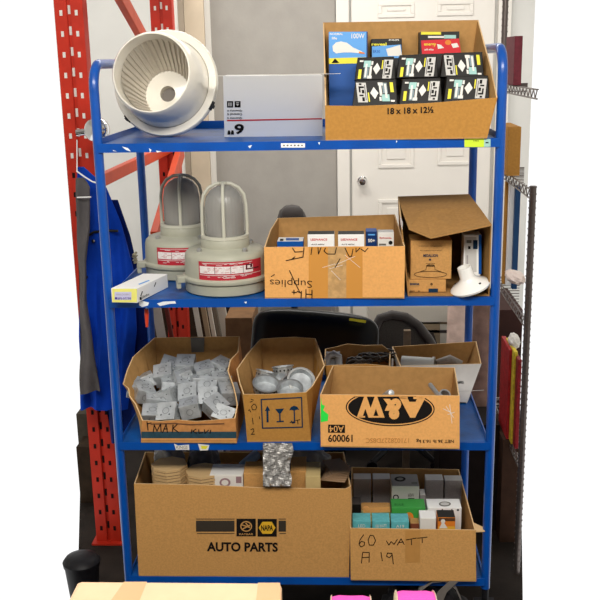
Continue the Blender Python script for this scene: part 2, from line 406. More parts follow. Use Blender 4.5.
# white six inch box
mb = MB(); a, b, c, d = at(223, 76, .03), at(322.5, 75.2, .03), atz(224.5, 137, Z1), atz(322.5, 136, Z1)
fw = Face(c, d, a); b = fw.hit(322.5, 75.2); dy = V((-.012, .2, 0)); P = [c, d, d+dy, c+dy, a, b, b+dy, a+dy]
wb = mb.hexa(P).build('carton', [mat('white_carton', '#f0efec', .55)], bevel=.002); wb.name = 'white_carton'
tag(wb, 'long white carton with a red stripe and an upside-down 6 inch mark', 'box')
pr = Print(Face(P[0], P[1], P[5]))
pr.poly([(227, 119.8), (322, 118), (322, 119.2), (227, 121.2)], REDC)
pr.text('6"', 235.8, 129, 16.5, 10.5, INK, rot=PI, bold=.03, slope=-.02)
pr.rect(227, 101, 233.2, 107.4, INK).rect(234.6, 101, 240.6, 107.3, INK)
pr.rect(228.3, 102.3, 231.9, 106, LGREY, 2).stroke([(229.5,102.5),(229.5,106)], .5, lv=3).stroke([(231,102.5),(231,106)], .5, lv=3).poly([(236,103.5),(239.2,103.5),(237.6,105.8)], LGREY, 2).rect(236.2,102,239,102.7, LGREY, 2)
for i, t in enumerate(('Quantity 6', 'Control 6', 'Quantite 6')): pr.text(t, 234.7, 110.4+i*3.7, 15, 2.2, INK, rot=PI, bold=.02)
pr.build(wb)
MB().box((P[4]+P[6])/2+V((0, 0, .0006)), (.42, .045, .0006)).build("packing_tape", OFFW, wb)
# big brown carton 18 x 18 x 12 1/2
bx, fc, cc = carton_px('open_carton', 'large brown open carton of lightbulb packs at the right of the top shelf', Z1, -.005, .37, (325.5, 140.5), (487, 138.4), (325, 105.5), (497.5, 97.5), (323, 22.5), (478.5, 20), [CARDB, EDGE, CARDD], bb=(.10, .545),
    tops={'right': [at(497.5, 97.5, -.005), at(492, 70, .1), at(478.5, 20, .37)], 'front': [at(325, 105.5, -.005), at(360, 106, -.01), at(430, 103, -.01), at(497.5, 97.5, -.005)]})
Print(fc).text('18 x 18 x 12½', 410.5, 110.5, 46, 6.6, INK, bold=.032, slope=-.035).build(bx)
def box_face_print(f, x0, y0, x1, y1, flip=False, sk=0.):
    """black lightbulb sleeve: mint strip, white type, diamond, yellow bar, white panel"""
    W_, H_ = x1-x0, y1-y0
    def X(u, v): 
        uu = 1-u if flip else u
        return (x0+uu*W_+sk*(v-.5)*H_, y0+(1-v if flip else v)*H_)
    pr = Print(f)
    def R_(u0, v0, u1, v1, m_, lv=1):
        ps = [X(u0, v1), X(u1, v1), X(u1, v0), X(u0, v0)]; pr.poly(ps, m_, lv)
    R_(.05, .52, .13, .97, YEL); R_(.05, .08, .15, .16, OFFW); R_(.17, .1, .36, .42, MINT); R_(.2, .46, .32, .95, mat('mid_print', '#7d8f94', .5))
    R_(.22, .25, .27, .9, OFFW, 2); R_(.34, .35, .40, .95, OFFW); R_(.37, .12, .42, .3, OFFW); R_(.30, .82, .42, .96, OFFW, 2)
    pr.poly([X(.43, .48), X(.53, .76), X(.63, .48), X(.53, .2)], OFFW)
    R_(.66, .08, .69, .5, YEL); R_(.71, .05, .95, .95, LGREY)
    for i, (u0, v0, u1, v1) in enumerate(((.78, .1, .84, .28), (.8, .33, .9, .4), (.77, .46, .83, .62), (.86, .5, .9, .72), (.77, .7, .9, .78), (.82, .84, .88, .92), (.74, .15, .755, .85))): R_(u0, v0, u1, v1, INK, 2)
    return pr
BB = [(352.5, 397.5, 80.5, 104, .055, 'bottom row, left', True), (399.5, 442, 79, 102, .055, 'bottom row, middle', False), (444, 489.5, 76.5, 100, .055, 'bottom row, right', False),
      (354.5, 395.5, 57.5, 80, .13, 'top row, left', False), (396.5, 438, 55, 78, .13, 'top row, middle', False), (440.5, 484, 53, 77, .13, 'top row, right', True)]
for i, (x0, x1, y0, y1, yf, wh, fl) in enumerate(BB):
    zb = Z1+.006 if i < 3 else at(x0, y1, yf).z+.003
    dep = .05
    mb = MB(); t0, t1 = at(x0+3, y0, yf+.03), at(x1-1.5, y0-1.2, yf+.03); zz = t0.z; sk = 0
    b0, b1 = at(x0, y1, yf), at(x1, y1-1, yf)
    if i < 3: b0 = b0.lerp(t0, -.9); b1 = b1.lerp(t1, -.9)
    dv = V((0, dep, -.006))
    o = mb.hexa([b0, b1, b1+dv, b0+dv, t0, t1, t1+dv, t0+dv]).build('lightbulb_box', BLACKC, bevel=.002)
    tag(o, 'black printed lightbulb box with white diamond, %s in the top-shelf carton' % wh, 'box', 'black lightbulb boxes in the big brown carton')
    box_face_print(Face(b0, b1, t1), x0+2.5, y0+1.2, x1-1.5, y1-.5, fl, -.12).build(o)
# blue 100W box
o, f, P, ft = small_box('lightbulb_box', 'tall blue reflector bulb box marked 100W standing in the top-shelf carton', 328.5, 367.5, 31.5, .22, .09, Z1+.006, BLUEC, lean=.12, group=None)
pr = Print(f); pr.rect(328.9, 31.8, 367.6, 59, SKYC).poly([(328.9,58.3),(366,57.2),(366,63.2),(328.9,64)], YEL, 2)
pr.poly([(333,51),(332.5,46),(336,42.5),(341,41.5),(347,42.8),(353,47.5),(362,51.5),(362,53.5),(352,52.5),(343,52.5),(336,53.5)], OFFW, 2).poly([(359,51.5),(364,52.5),(365,54),(359,53.5)], ORANGE, 3)
pr.text('100W', 358, 36, 13, 5, OFFW, bold=.01).text('NORMAL', 336.5, 34, 13, 2.2, OFFW, bold=.01).text('life', 334.5, 38.2, 5, 2.6, OFFW, bold=.02)
pr.poly([(331.5,63.2),(335,58.4),(339.5,63)], INK, 3).rect(367.7-1.2, 32, 367.7, 97, mat('navy_card', '#0a2f63', .5), 2); pr.build(o)
o, f, P, ft = small_box('lightbulb_box', 'black and pale blue bulb box standing behind the black boxes', 371.5, 402.5, 38.5, .25, .08, Z1+.006, BLACKC, lean=.1)
pr = Print(f); pr.poly([(372,46.5),(401,44.5),(402,58),(372,58)], SKYC).poly([(386,49),(400,45),(402,56),(388,56)], OFFW, 2).text('reveal', 379, 44.2, 15, 3, YEL, bold=.03).text('PHILIPS', 394, 40, 10, 1.6, OFFW, bold=.02).text('BR30', 376.5, 51.5, 7, 3, mat('blue_print','#2a63b5',.5), bold=.02); pr.build(o)
o, f, P, ft = small_box('lightbulb_box', 'black and red bulb box standing at the back of the top-shelf carton', 420.5, 460.5, 31.5, .27, .08, Z1+.006, BLACKC, lean=.1)
pr = Print(f); pr.poly([(421,40.5),(459,38.5),(461,53),(422,54)], REDC).rect(421, 31.9, 441, 34.6, YEL).rect(428, 36, 445, 38, OFFW).rect(444, 35, 456, 38.5, MINT).poly([(437,44),(441,45),(444,48),(438,49)], OFFW, 2).poly([(451,44),(457,43),(459,47),(453,48)], OFFW, 2).ell(448, 42.5, 3, 2.5, ORANGE, 2).text('energy', 430, 45, 12, 3, YEL, bold=.02).text('soft white', 429, 49.5, 9, 2, OFFW, bold=.02); pr.build(o)

# ------------------------------------------------------------------ second shelf
def warn_lamp(cx, cy, s, label, rot, zoff=0.):
    r = thing('explosion_proof_light', (cx, cy, Z2), label, 'light fixture', 'grey caged explosion-proof lights')
    B = Matrix.Translation((cx, cy, Z2))@Matrix.Rotation(rot, 4, 'Z')@Matrix.Scale(s, 4)
    MB().lathe([(0, 0), (.130, 0), (.137, .005), (.139, .036), (.135, .040), (.0, .040)], B, 64).build('base_housing', GREYC, r, smooth=True)
    B0 = B; B = B@Matrix.Translation((0, 0, -.016))
    MB().lathe([(.134, .055), (.145, .057), (.147, .062), (.146, .068), (.138, .074), (.136, .132), (.133, .144), (.122, .154), (.085, .158), (.08, .162), (.08, .186), (.076, .191), (.062, .191)], B, 64).build('upper_housing', GREYC, r, smooth=True)
    MB().lathe([(.0632, .188), (.064, .24), (.064, .29), (.058, .325), (.043, .346), (.022, .358), (0, .361)], B, 96, mod=lambda a, p: .008*math.cos(a*32)).build('glass_dome', GLASS, r, smooth=True)
    g = MB()
    for j in range(4):
        a = j*PI/2-PI/2+.08-rot; c_, s_ = math.cos(a), math.sin(a)
        pth = [(.073, .186), (.0735, .24), (.072, .295), (.066, .33), (.049, .353), (.026, .366), (.0, .369)]
        g.tube([B@V((q_*c_, q_*s_, z)) for q_, z in pth], .0055*s, 8)
    g.lathe([(.066, .191), (.079, .191), (.079, .2), (.066, .2)], B, 48); g.lathe([(0, .374), (.014, .372), (.014, .366), (0, .364)], B, 20)
    g.build('guard_cage', mat('cage_paint', '#c4c2b2', .4), r, smooth=True)
    MB().lathe([(.0, .192), (.024, .192), (.022, .23), (.0, .235)], B, 24).build('lamp_socket', PORC, r, smooth=True)
    MB().lathe([(.013, .235), (.014, .25), (.027, .28), (.027, .30), (.017, .325), (0, .33)], B, 24).build('bulb', OFFW, r, smooth=True)
    for j in range(4):
        a = j*PI/2+.75-rot
        MB().lathe([(.009, .15), (.009, .164), (.004, .168), (0, .168)], B@Matrix.Translation((.105*math.cos(a), .105*math.sin(a), 0)), 6).build('bolt', STEEL, r)
    for a in (-2.75-rot, .6-rot):
        R3 = (Matrix.Rotation(rot+a, 4, 'Z')).to_3x3(); P = B@V((.152*math.cos(a), .152*math.sin(a), .062))
        MB().box(P, (.035*s, .03*s, .022*s), 0, R3).box(P+R3@V((.012*s, 0, -.016*s)), (.014*s, .02*s, .03*s), 0, R3).build('hinge_lug', GREYC, r, bevel=.003)
    # curved label sleeve
    def band(a0, a1, z0, z1, m_, rad, n=18):
        vs = []
        for i in range(n+1):
            a = a0+(a1-a0)*i/n-rot
            for z in (z0, z1): vs.append(B@V((rad*math.cos(a), rad*math.sin(a), z)))
        return vs, [(2*i, 2*i+2, 2*i+3, 2*i+1) for i in range(n)]
    lb = MB(); lb.keep = True
    A0, A1 = -2.13, -.5
    for z0, z1, mi, k, a0, a1 in ((.073, .134, 0, 1, A0, A1), (.095, .119, 1, 2, A0+.03, -.78), (.0895, .091, 1, 2, A0+.03, A1-.03), (.128, .1295, 1, 2, A0+.1, A1-.3)):
        v_, f_ = band(a0, a1, z0, z1, None, .1378+.0006*k if mi or k else .137); lb.add(v_, f_, mi)
    for a in (-1.72, -1.35, -1.05):
        v_, f_ = band(a, a+.012, .095, .119, None, .1395, 1); lb.add(v_, f_, 2)
    for i in range(34):
        a = A0+.06+random.random()*1.3; z = random.choice((.081, .084, .087, .122, .1255))
        v_, f_ = band(a, a+.04+random.random()*.07, z, z+.0015, None, .1393, 2); lb.add(v_, f_, 1)
    for i in range(26):
        a = A0+.08+random.random()*1.1; z = random.choice((.099, .103, .108, .113))
        v_, f_ = band(a, a+.03+random.random()*.06, z, z+.0012, None, .1396, 2); lb.add(v_, f_, 0)
    for z0, z1, a0, a1 in ((.104, .108, -.98, -.6), (.104, .122, -.98, -.94), (.118, .122, -.94, -.8), (.11, .118, -.86, -.8)):
        v_, f_ = band(a0, a1, z0, z1, None, .1398, 4); lb.add(v_, f_, 3)
    lb.build('warning_label', [REDL, LABW, GREYTAPE, mat('maroon_ink', '#5a1520', .6)], r)
    return r
warn_lamp(-.247, .128, .985, 'grey caged explosion-proof light with red label, nearer the shelf front', 0.1)
warn_lamp(-.425, .36, .985, 'grey caged explosion-proof light with red label, standing behind its twin', 0.3)
# Hr supplies carton
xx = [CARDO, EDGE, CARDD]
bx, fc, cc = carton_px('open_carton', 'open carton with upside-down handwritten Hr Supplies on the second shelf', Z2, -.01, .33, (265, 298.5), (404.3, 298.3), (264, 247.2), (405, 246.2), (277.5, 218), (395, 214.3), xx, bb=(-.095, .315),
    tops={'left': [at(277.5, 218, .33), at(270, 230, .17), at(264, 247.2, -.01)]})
pr = Print(fc)
S = lambda *p: [(260+a/4, 205+b/4) for a, b in p]
pr.poly(S((195,168),(272,168),(272,372),(195,372)), mat('tape_shade', '#cd8f42', .5), 1).poly(S((345,168),(410,168),(410,372),(345,372)), mat('tape_shade', '#cd8f42', .5), 1).poly(S((272,168),(345,168),(345,372),(272,372)), mat('clear_tape_strip', '#c9a06a', .22, var=.18, scale=60, coat=.5), 1)
for st in (((105,222),(172,208),(176,170)), ((130,172),(140,188),(170,186)), ((128,216),(140,207)), ((208,170),(204,198)), ((232,170),(234,196),(244,170)), ((262,172),(256,184),(270,196),(300,196),(306,170)), ((340,172),(356,205),(366,206),(372,176)), ((384,172),(384,188),(400,172)), ((404,176),(420,186),(432,172)), ((118,262),(150,330),(160,350)), ((300,250),(320,215)), ((45,286),(58,278))):
    pr.stroke(S(*st), .9)
pr.text('Supplies', 291, 282.5, 42, 9.5, INK, rot=PI, bold=-.008, slope=.03)
for st in (((208,340),(208,372)), ((184,338),(184,372)), ((184,356),(208,358)), ((166,345),(164,372)), ((166,352),(148,345)), ((136,340),(136,356)), ((128,348),(146,350))): pr.stroke(S(*st), 1.)
for st in (((278,255),(330,240)), ((285,262),(322,300)), ((300,240),(380,205)), ((250,250),(300,235)), ((340,200),(400,250))): pr.stroke(S(*st), .35, OFFW)
pr.build(bx)
def bulbbox(x0, x1, yt, yf, dep, zb, label, main, top, deco, grp='bulb boxes in the second-shelf carton', lean=0.):
    o, f, P, ft = small_box('lightbulb_box', label, x0, x1, yt, yf, dep, zb, main, group=grp, topmat=top, lean=lean)
    pr = Print(f); deco(pr); pr.build(o); return o
def deco_red(x0, x1, y0):
    def d(pr):
        pr.text('LEDVANCE', (x0+x1)/2-2, y0+5.5, (x1-x0)*.62, 2.2, REDC, bold=.02).rect(x0+.5, y0+12.6, x1-.5, y0+16, BLUEC).text('A19 60W', (x0+x1)/2-3, y0+10.3, (x1-x0)*.5, 1.2, INK, bold=.02)
    return d
zc = Z2+.006
bulbbox(307.5, 334.3, 234.2, .05, .06, zc, 'white bulb box with dark top, left of the two matching ones', WHITE, BLACKC, deco_red(307.5, 334.3, 234))
bulbbox(338, 364.3, 234.2, .05, .06, zc, 'white bulb box with dark top, right of the two matching ones', WHITE, BLACKC, deco_red(338, 364.3, 234))
bulbbox(366, 377, 231.5, .06, .06, zc, 'narrow navy blue bulb box between the white ones', mat('navy_card', '#12326b', .5), BLUEC, lambda pr: pr.text('50+', 371.5, 240.5, 7, 3.4, OFFW, bold=.03).rect(368, 234, 375, 235.4, SKYC))
bulbbox(377.6, 394, 232.3, .07, .05, zc, 'white bulb box in the right corner of the Hr Supplies carton', OFFW, LGREY, lambda pr: pr.text('Sylvania', 385.5, 238, 12, 2, REDC, bold=.02).ell(390.5, 242.7, 2, 2, INK).rect(379, 243.6, 386, 245.4, GREYTAPE))
o, f, P, ft = small_box('lightbulb_box', 'blue and white bulb carton lying low at the left of the Hr Supplies carton', 277, 303, 241.2, .05, .07, zc, BLUEC, topmat=OFFW, group='bulb boxes in the second-shelf carton')
Print(ft).rect(286, 238.2, 299, 240.5, BLUEC).rect(280, 239, 283.5, 241, INK).build(o)
# carton lying with its flap folded over
E1, E2, E3 = at(397.8, 196.4, .35), at(469, 194, .35), at(491.7, 224.5, .01)
fbl, fbr = V((.339, .0, Z2)), V((.592, -.004, Z2)); ftl = at(400.5, 222, .03); ftr = at(491.7, 226, .0)
r = thing('open_carton', (.46, .17, Z2), 'brown carton lying on its side with a drooping flap, holding a lampholder box', 'cardboard box')
th = .004; bbl, bbr = V((.335, .35, Z2)), V((.575, .35, Z2))
ms = [mat('cardboard_dark', '#a67c49', .85, var=.1, scale=90, bump=.05), EDGE, mat('cardboard_dark_in', '#93703f', .9, var=.1, scale=60)]
MB().wall(fbl, bbl, [ftl, E1], V((th, 0, 0))).build('side_panel', ms, r)
MB().wall(fbr, bbr, [ftr, E2], V((-th, 0, 0))).build('side_panel', ms, r)
MB().wall(bbr, bbl, [E2, E1], V((0, -th, 0))).build('back_panel', ms, r)
MB().hexa([fbl, fbr, bbr, bbl]+[p+V((0, 0, th)) for p in (fbl, fbr, bbr, bbl)]).build('bottom_panel', ms, r)
mb = MB(); dwn = V((0, 0, -.004))
crease_l, crease_r = at(402, 210.5, .17), at(479.5, 207.5, .17)
for a, b, c, d in ((E1, E2, crease_r, crease_l),): mb.hexa([a+dwn, b+dwn, c+dwn, d+dwn, a, b, c, d])
f1, f2, f3, f4 = at(408.8, 228.5, .0), at(430.8, 237.5, -.02), at(462, 231, -.03), at(491.9, 224.5, -.03)
cm1, cm2 = crease_l.lerp(crease_r, .3), crease_l.lerp(crease_r, .66)
for a, b, c, d in ((crease_l, cm1, f2, f1), (cm1, cm2, f3, f2), (cm2, crease_r, f4, f3)): mb.hexa([d+dwn, c+dwn, b+dwn, a+dwn, d, c, b, a])
mb.build('flap', ms, r)
Print(Face(ftl, fbl, E1)).poly([(400.5,216),(403.3,222),(403,230),(400.4,224)], LABW).build(r)
# boxes inside
a, f, P, ft = small_box('lampholder_box', 'flat tan carton lying under the square lampholder box', 408, 446, 279.8, .03, .1, Z2+.006, CARDA)
Print(f).text('-------', 414.5, 284, 9, 2, INKB).rect(428.5, 288.5, 438, 293.5, INKB).text('8', 431.5, 284, 2.2, 2.6, INK, bold=.02).ell(415, 285, 5, 2, CARDD).text('....  ..', 415, 291, 10, 1.5, INK).build(a)
zt = P[4].z+.001
o, f, P, ft = small_box('lampholder_box', 'square tan box with a line drawing of a white lampholder', 410.8, 452, 240.5, .035, .11, zt, CARDA, twist=.0)
pr = Print(f).text('MEDALLION', 430.5, 255.5, 14.5, 3, INKB, bold=.03).text('8', 430, 259.6, 2.5, 2, INKB, bold=.04).text('porcelain lampholder', 431, 246, 24, 1.3, INK).text('for incandescent lamps', 431, 250.5, 22, 1.2, INK).text('keyless', 430.5, 263.5, 9, 1.6, INK)
el = lambda cx, cy, rx, ry: [(cx+rx*math.cos(t*PI/14), cy+ry*math.sin(t*PI/14)) for t in range(29)]
pr.stroke(el(430.5, 274.3, 16.3, 3.1), .45).stroke([(418, 272.5), (426, 269.5), (426.5, 265.5), (434.5, 265.5), (435, 269.5), (443, 272.5)], .45).stroke(el(430.5, 265.6, 4, .9), .4); pr.build(o)
o, f, P, ft = small_box('lightbulb_box', 'tall white box with a blue edge standing in the side-lying carton', 464.2, 481.6, 234.8, .075, .07, zt, WHITE, twist=.0)
zq = at(464, 273, .12).z
for v in o.data.vertices: pass
pr = Print(f).rect(465, 237, 476.5, 272, LGREY).rect(473, 240, 477.5, 249, INKB, 2).rect(466.5, 240, 471.5, 243, GREYTAPE, 2).rect(468, 246, 470.5, 249, INK, 2).rect(478.6, 234.8, 481.4, 274, BLUEC, 2).rect(466.5, 255, 468, 268, GREYCARD, 2); pr.build(o)
# porcelain lampholder
pc = V((.565, .03, Z2)); M = Matrix.Translation(atz(470, 296, Z2+.0)+V((0, .02, .034)))@Matrix.Rotation(-.32, 4, 'Y')@Matrix.Rotation(.12, 4, 'X')
lp = thing('porcelain_lampholder', M.translation, 'white porcelain lampholder leaning at the mouth of the side-lying carton', 'lampholder')
MB().lathe([(.03, -.012), (.062, -.014), (.064, -.008), (.056, .0), (.034, .012), (.026, .02), (.0235, .026), (.0225, .056), (.0215, .06), (.018, .06), (.017, .03), (.0, .028)], M, 48).build('body', PORC, lp, smooth=True)
mb = MB()
for a in (2.6, -.9): mb.lathe([(0, 0), (.004, 0), (.004, .003), (0, .003)], M@Matrix.Translation((.046*math.cos(a), .046*math.sin(a), .004)), 10)
mb.build('screw_hole', HOLE, lp)
# small white and yellow box, corner overhanging
c = [at(*p, y) for p, y in (((111.9, 302.4), -.045), ((137.4, 303), -.055), ((168.2, 287.5), .15), ((144.4, 287), .16))]
zb = Z2+.0005
B_ = [atz(111.9, 302.4, zb), atz(137.4, 303, zb), atz(168.2, 287.3, zb)]; B_.append(B_[0]+B_[2]-B_[1])
hz = V((0, 0, at(112, 288.2, B_[0].y).z-zb))
o = MB().hexa(B_+[p+hz for p in B_]).build('small_parts_box', WHITE, bevel=.0012)
tag(o, 'small long white box with yellow end sticking over the second shelf corner', 'box')
f = Face(B_[0], B_[1], B_[1]+hz)
pr = Print(f).rect(112.3, 288.6, 137, 302.2, mat('pale_yellow', '#eee97e', .5)).rect(114.8, 291.8, 131.5, 299.8, mat('lilac', '#c9c6e4', .6), 2).text('HALOGEN', 123, 294.3, 13, 1.6, GREYCARD, lv=3).rect(115.2, 297, 117.4, 299.2, mat('purple_ink', '#4b3f8f', .6), 3).text('SPI-07/30', 124.5, 298.3, 13.5, 2.2, mat('purple_ink', '#4b3f8f', .6), lv=3, bold=.02); pr.build(o)
f = Face(B_[1], B_[2], B_[2]+hz)
pr = Print(f).stroke([(140.5, 296), (142, 291.5)], .9).text('Globe', 144.8, 295.8, 8, 2.6, GREYTAPE, bold=.02, slope=-.5).stroke([(154, 286.5), (155.5, 282.5)], .8).rect(139.5, 297, 141.5, 300, INK); pr.build(o, 'side_printing')
f = Face(B_[0]+hz, B_[1]+hz, B_[2]+hz)
Print(f).poly([(138, 284.2), (148.5, 280.2), (150, 280.8), (139.5, 284.9)], SKYC).build(o, 'top_printing')

# ------------------------------------------------------------------ third shelf
# torn carton of electrical boxes
YB = .33
fl_b, fr_b = atz(141, 442.6, Z3), atz(236.8, 443.2, Z3); bl_b, br_b = V((fl_b.x-.01, YB, Z3)), V((fr_b.x+.0, YB, Z3))
ftl, ftr = at(142, 420.5, -.01), at(235.4, 418.3, -.01); btl, btr = at(154.4, 337.6, YB), at(239.8, 336.2, YB)
bx = carton('torn_carton', 'torn brown carton of grey metal electrical boxes at the left of the third shelf', [fl_b, fr_b, br_b, bl_b], [ftl, ftr, btr, btl],
    [mat('cardboard_ruddy', '#b9804a', .85, var=.12, scale=60), EDGE, CARDD], tops={
    'front': [ftl, at(160, 421.5, -.012), at(178, 420, -.01), at(196, 421.6, -.012), at(216, 420, -.01), ftr],
    'left': [btl, at(143, 347.5, .27), at(132.5, 357, .2), at(126.5, 371, .13), at(122.7, 384, .08), at(128, 388.5, .07), at(129, 396, .06), at(135, 404, .03), ftl],
    'right': [ftr, at(238, 405, .04), at(236.5, 396, .07), at(233.5, 384, .11), at(228.5, 371, .16), at(231, 360, .21), at(238.5, 352, .26), btr]})
bp = [x for x in bx.children if x.name.startswith('back_panel')][0]
Print(Face(bl_b-V((0, .006, 0)), br_b-V((0, .006, 0)), btr-V((0, .006, 0)))).poly([(190.5, 337.5), (204.5, 337.5), (204, 352), (191.5, 352.3)], GREYTAPE).build(bp, 'tape')
fc = Face(fl_b, fr_b, ftl); pr = Print(fc)
pr.rect(141.4, 431.6, 236.4, 438.2, mat('teal_ink', '#26434f', .6, var=.2, scale=40)).rect(141.4, 438.6, 236.4, 439.3, CARDO)
pr.stroke([(151, 424), (175, 423.4), (190, 424.6), (224, 423.6)], 1.3, mat('faded_ink', '#6b4a33', .8))
K = lambda *p: [(120+a/4.8, 330+b/4.8) for a, b in p]
for st in (((130,440),(135,480)), ((130,450),(150,445)), ((160,490),(165,455),(178,485),(195,450),(198,490)), ((205,492),(222,452),(228,492)), ((210,475),(228,474)), ((255,455),(252,490)), ((275,452),(255,472),(280,490)), ((345,478),(342,495)), ((365,475),(350,485),(368,495)), ((378,478),(380,495),(398,492)), ((405,478),(408,496),(425,480)), ((436,480),(432,496))): pr.stroke(K(*st), 1.)
pr.build(bx)
def ebox():
    mb = MB(); s = .026; h = .042; t = .0018
    for sx, sy, dx, dy in ((0, -s, 2*s, t), (0, s, 2*s, t), (-s, 0, t, 2*s), (s, 0, t, 2*s)): mb.box((sx, sy, h/2), (dx if dx > t else t, dy if dy > t else t, h))
    mb.box((0, 0, h), (2*s+t, 2*s+t, t))
    for x, y in ((-.012, -.012), (.012, .012), (.012, -.012)): mb.lathe([(0, 0), (.0026, 0)], Matrix.Translation((x, y, h+.0012)), 10, mi=1)
    mb.lathe([(.0085, 0), (.0095, 0)], Matrix.Translation((0, 0, h+.0012)), 20, mi=1)
    for a in range(4):
        Mr = Matrix.Rotation(a*PI/2, 4, 'Z')@Matrix.Translation((0, -s-.0012, h*.5))@Matrix.Rotation(PI/2, 4, 'X')
        mb.lathe([(.0082, 0), (.0092, 0)], Mr, 20, mi=1); mb.lathe([(0, 0), (.0018, 0)], Mr@Matrix.Translation((.016, .012, 0)), 8, mi=1)
    for sx in (-1, 1): mb.box((sx*(s-.006), 0, .001), (.012, .01, .0015))
    return mb.build('electrical_box', [GALV, GALVD], origin=(0, 0, 0), bevel=.0008)
proto = ebox(); first = True
EB = [(238,165,0),(318,172,0),(408,205,.3),(482,185,-.4),(125,245,.4),(220,215,.1),(322,230,.1),(98,305,.5),(240,275,.2),(340,300,.05),(425,270,-.1),(490,250,.2),(165,345,.1),(235,330,-.2),(425,320,.1),(515,310,.3),(160,395,.0),(245,395,-.1),(345,380,.02),(455,365,.7),(505,395,-.2),(285,255,.5),(380,265,.3),(75,280,.2)]
for i, (x, y, a) in enumerate(EB):
    yy = .285-(y-165)/235*.235
    p = at(120+x/4.8, 330+y/4.8, yy)
    o = proto if i == 0 else proto.copy()
    if i: C.objects.link(o)
    o.location = p-V((0, 0, .02)); o.rotation_euler = (random.uniform(-.1, .75), random.uniform(-.35, .35), a+random.uniform(-.1, .1)); o.scale = (1.22,)*3 if i % 4 else (1.3, 1.0, 1.)
    tag(o, 'grey galvanized metal electrical box heaped in the torn carton', 'electrical box', 'metal electrical boxes heaped in the torn carton')
# carton with shipping arrows
G = lambda a, b: (230+a/5, 330+b/5)
fl_b, fr_b = atz(*G(86, 560), Z3), atz(*G(405, 556), Z3); ftl, ftr = at(*G(66, 322), -.01), at(*G(382, 312), -.012)
YB = .34; btl, btr = at(*G(150, 45), YB), at(*G(428, 42), YB); bl_b, br_b = V((fl_b.x+.03, YB, Z3)), V((fr_b.x-.01, YB, Z3))
bx = carton('open_carton', 'narrow brown carton printed with arrow, glass and umbrella icons on the third shelf', [fl_b, fr_b, br_b, bl_b], [ftl, ftr, btr, btl], [CARDB, EDGE, CARDD], tops={
    'left': [btl, at(*G(85, 120), .25), at(*G(32, 195), .14), at(*G(45, 260), .06), ftl], 'right': [ftr, at(*G(415, 280), .06), at(*G(474, 178), .17), at(*G(450, 100), .26), btr],
    'front': [ftl, at(*G(180, 322), -.012), at(*G(290, 318), -.014), ftr], 'back': [btr, at(*G(320, 34), YB+.005), at(*G(240, 38), YB), btl]})
pr = Print(Face(fl_b, fr_b, ftl))
for a, b in (((156,347),(358,337)), ((358,337),(362,485)), ((362,485),(163,490)), ((163,490),(156,347))): pr.stroke([G(*a), G(*b)], 1.2, INKB)
pr.stroke([G(188, 458), G(187, 395)], 2.1, INKB).poly([G(174, 405), G(187, 378), G(201, 403)], INKB)
pr.poly([G(226, 395), G(271, 392), G(255, 416), G(243, 417)], INKB).stroke([G(249, 414), G(250, 455)], 1.4, INKB).stroke([G(235, 458), G(267, 456)], 1.4, INKB)
pr.poly([G(295, 402), G(305, 385), G(320, 378), G(336, 383), G(347, 400), G(335, 398), G(321, 404), G(308, 399)], INKB).stroke([G(321, 400), G(323, 462), G(312, 464), G(308, 455)], 1.3, INKB)
for st in (((118,370),(108,382),(112,398),(128,398),(134,384),(124,370),(118,370)), ((92,402),(98,398),(104,410)), ((112,440),(116,470)), ((146,432),(150,445)), ((104,498),(116,492),(120,505),(106,522),(124,520)), ((300,462),(318,458)), ((328,452),(350,448)), ((338,450),(340,470)), ((105,345),(118,350)), ((100,360),(112,356))): pr.stroke([G(*q) for q in st], .7)
pr.build(bx)
def bracket(name, label, c, rx, R_, tilt, open_=True, s=1.):
    M = Matrix.Translation(c)@Euler(tilt).to_matrix().to_4x4()@Matrix.Scale(s, 4)
    mb = MB(); mb.lathe([(.0, 0), (rx*.95, 0), (rx, .003), (rx, .026), (rx*1.12, .027), (rx*1.12, .029), (rx*.93, .029, 1), (rx*.9, .004, 1), (0, .003, 1)], M, R_)
    o = mb.build(name, [STEEL, GALV], smooth=False, bevel=.0006); tag(o, label, 'metal fitting', 'shiny metal junction boxes in the arrow-icon carton')
    d = MB()
    for j in range(16): d.lathe([(0, 0), (.0034, 0)], M@Matrix.Rotation(j*PI/8+.2, 4, 'Z')@Matrix.Translation((rx*.97, 0, .016))@Matrix.Rotation(PI/2, 4, 'Y')@Matrix.Translation((0, 0, rx*.036)), 10)
    d.build('knockout', HOLE, o)
    return o
bracket('junction_box', 'round shiny junction box at front left of the arrow-icon carton', at(*G(178, 300), .06), .042, 24, (.35, .1, .2))
bracket('junction_box', 'round shiny junction box tilted up at right of the arrow-icon carton', at(*G(350, 268), .12), .043, 24, (.75, .25, 0))
bracket('junction_box', 'round shiny junction box sunk at front middle of the arrow-icon carton', at(*G(300, 322), .05), .04, 24, (.4, -.1, .3))
bracket('junction_box', 'octagonal junction box showing its holes, topmost in the arrow-icon carton', at(*G(268, 222), .2), .036, 8, (-.25, .0, .39))
bracket('junction_box', 'octagonal junction box resting left rear in the arrow-icon carton', at(*G(178, 248), .17), .038, 8, (-.2, .3, .2))
bracket('junction_box', 'octagonal junction box low in the middle of the arrow-icon carton', at(*G(250, 275), .13), .034, 8, (-.15, -.3, .7))
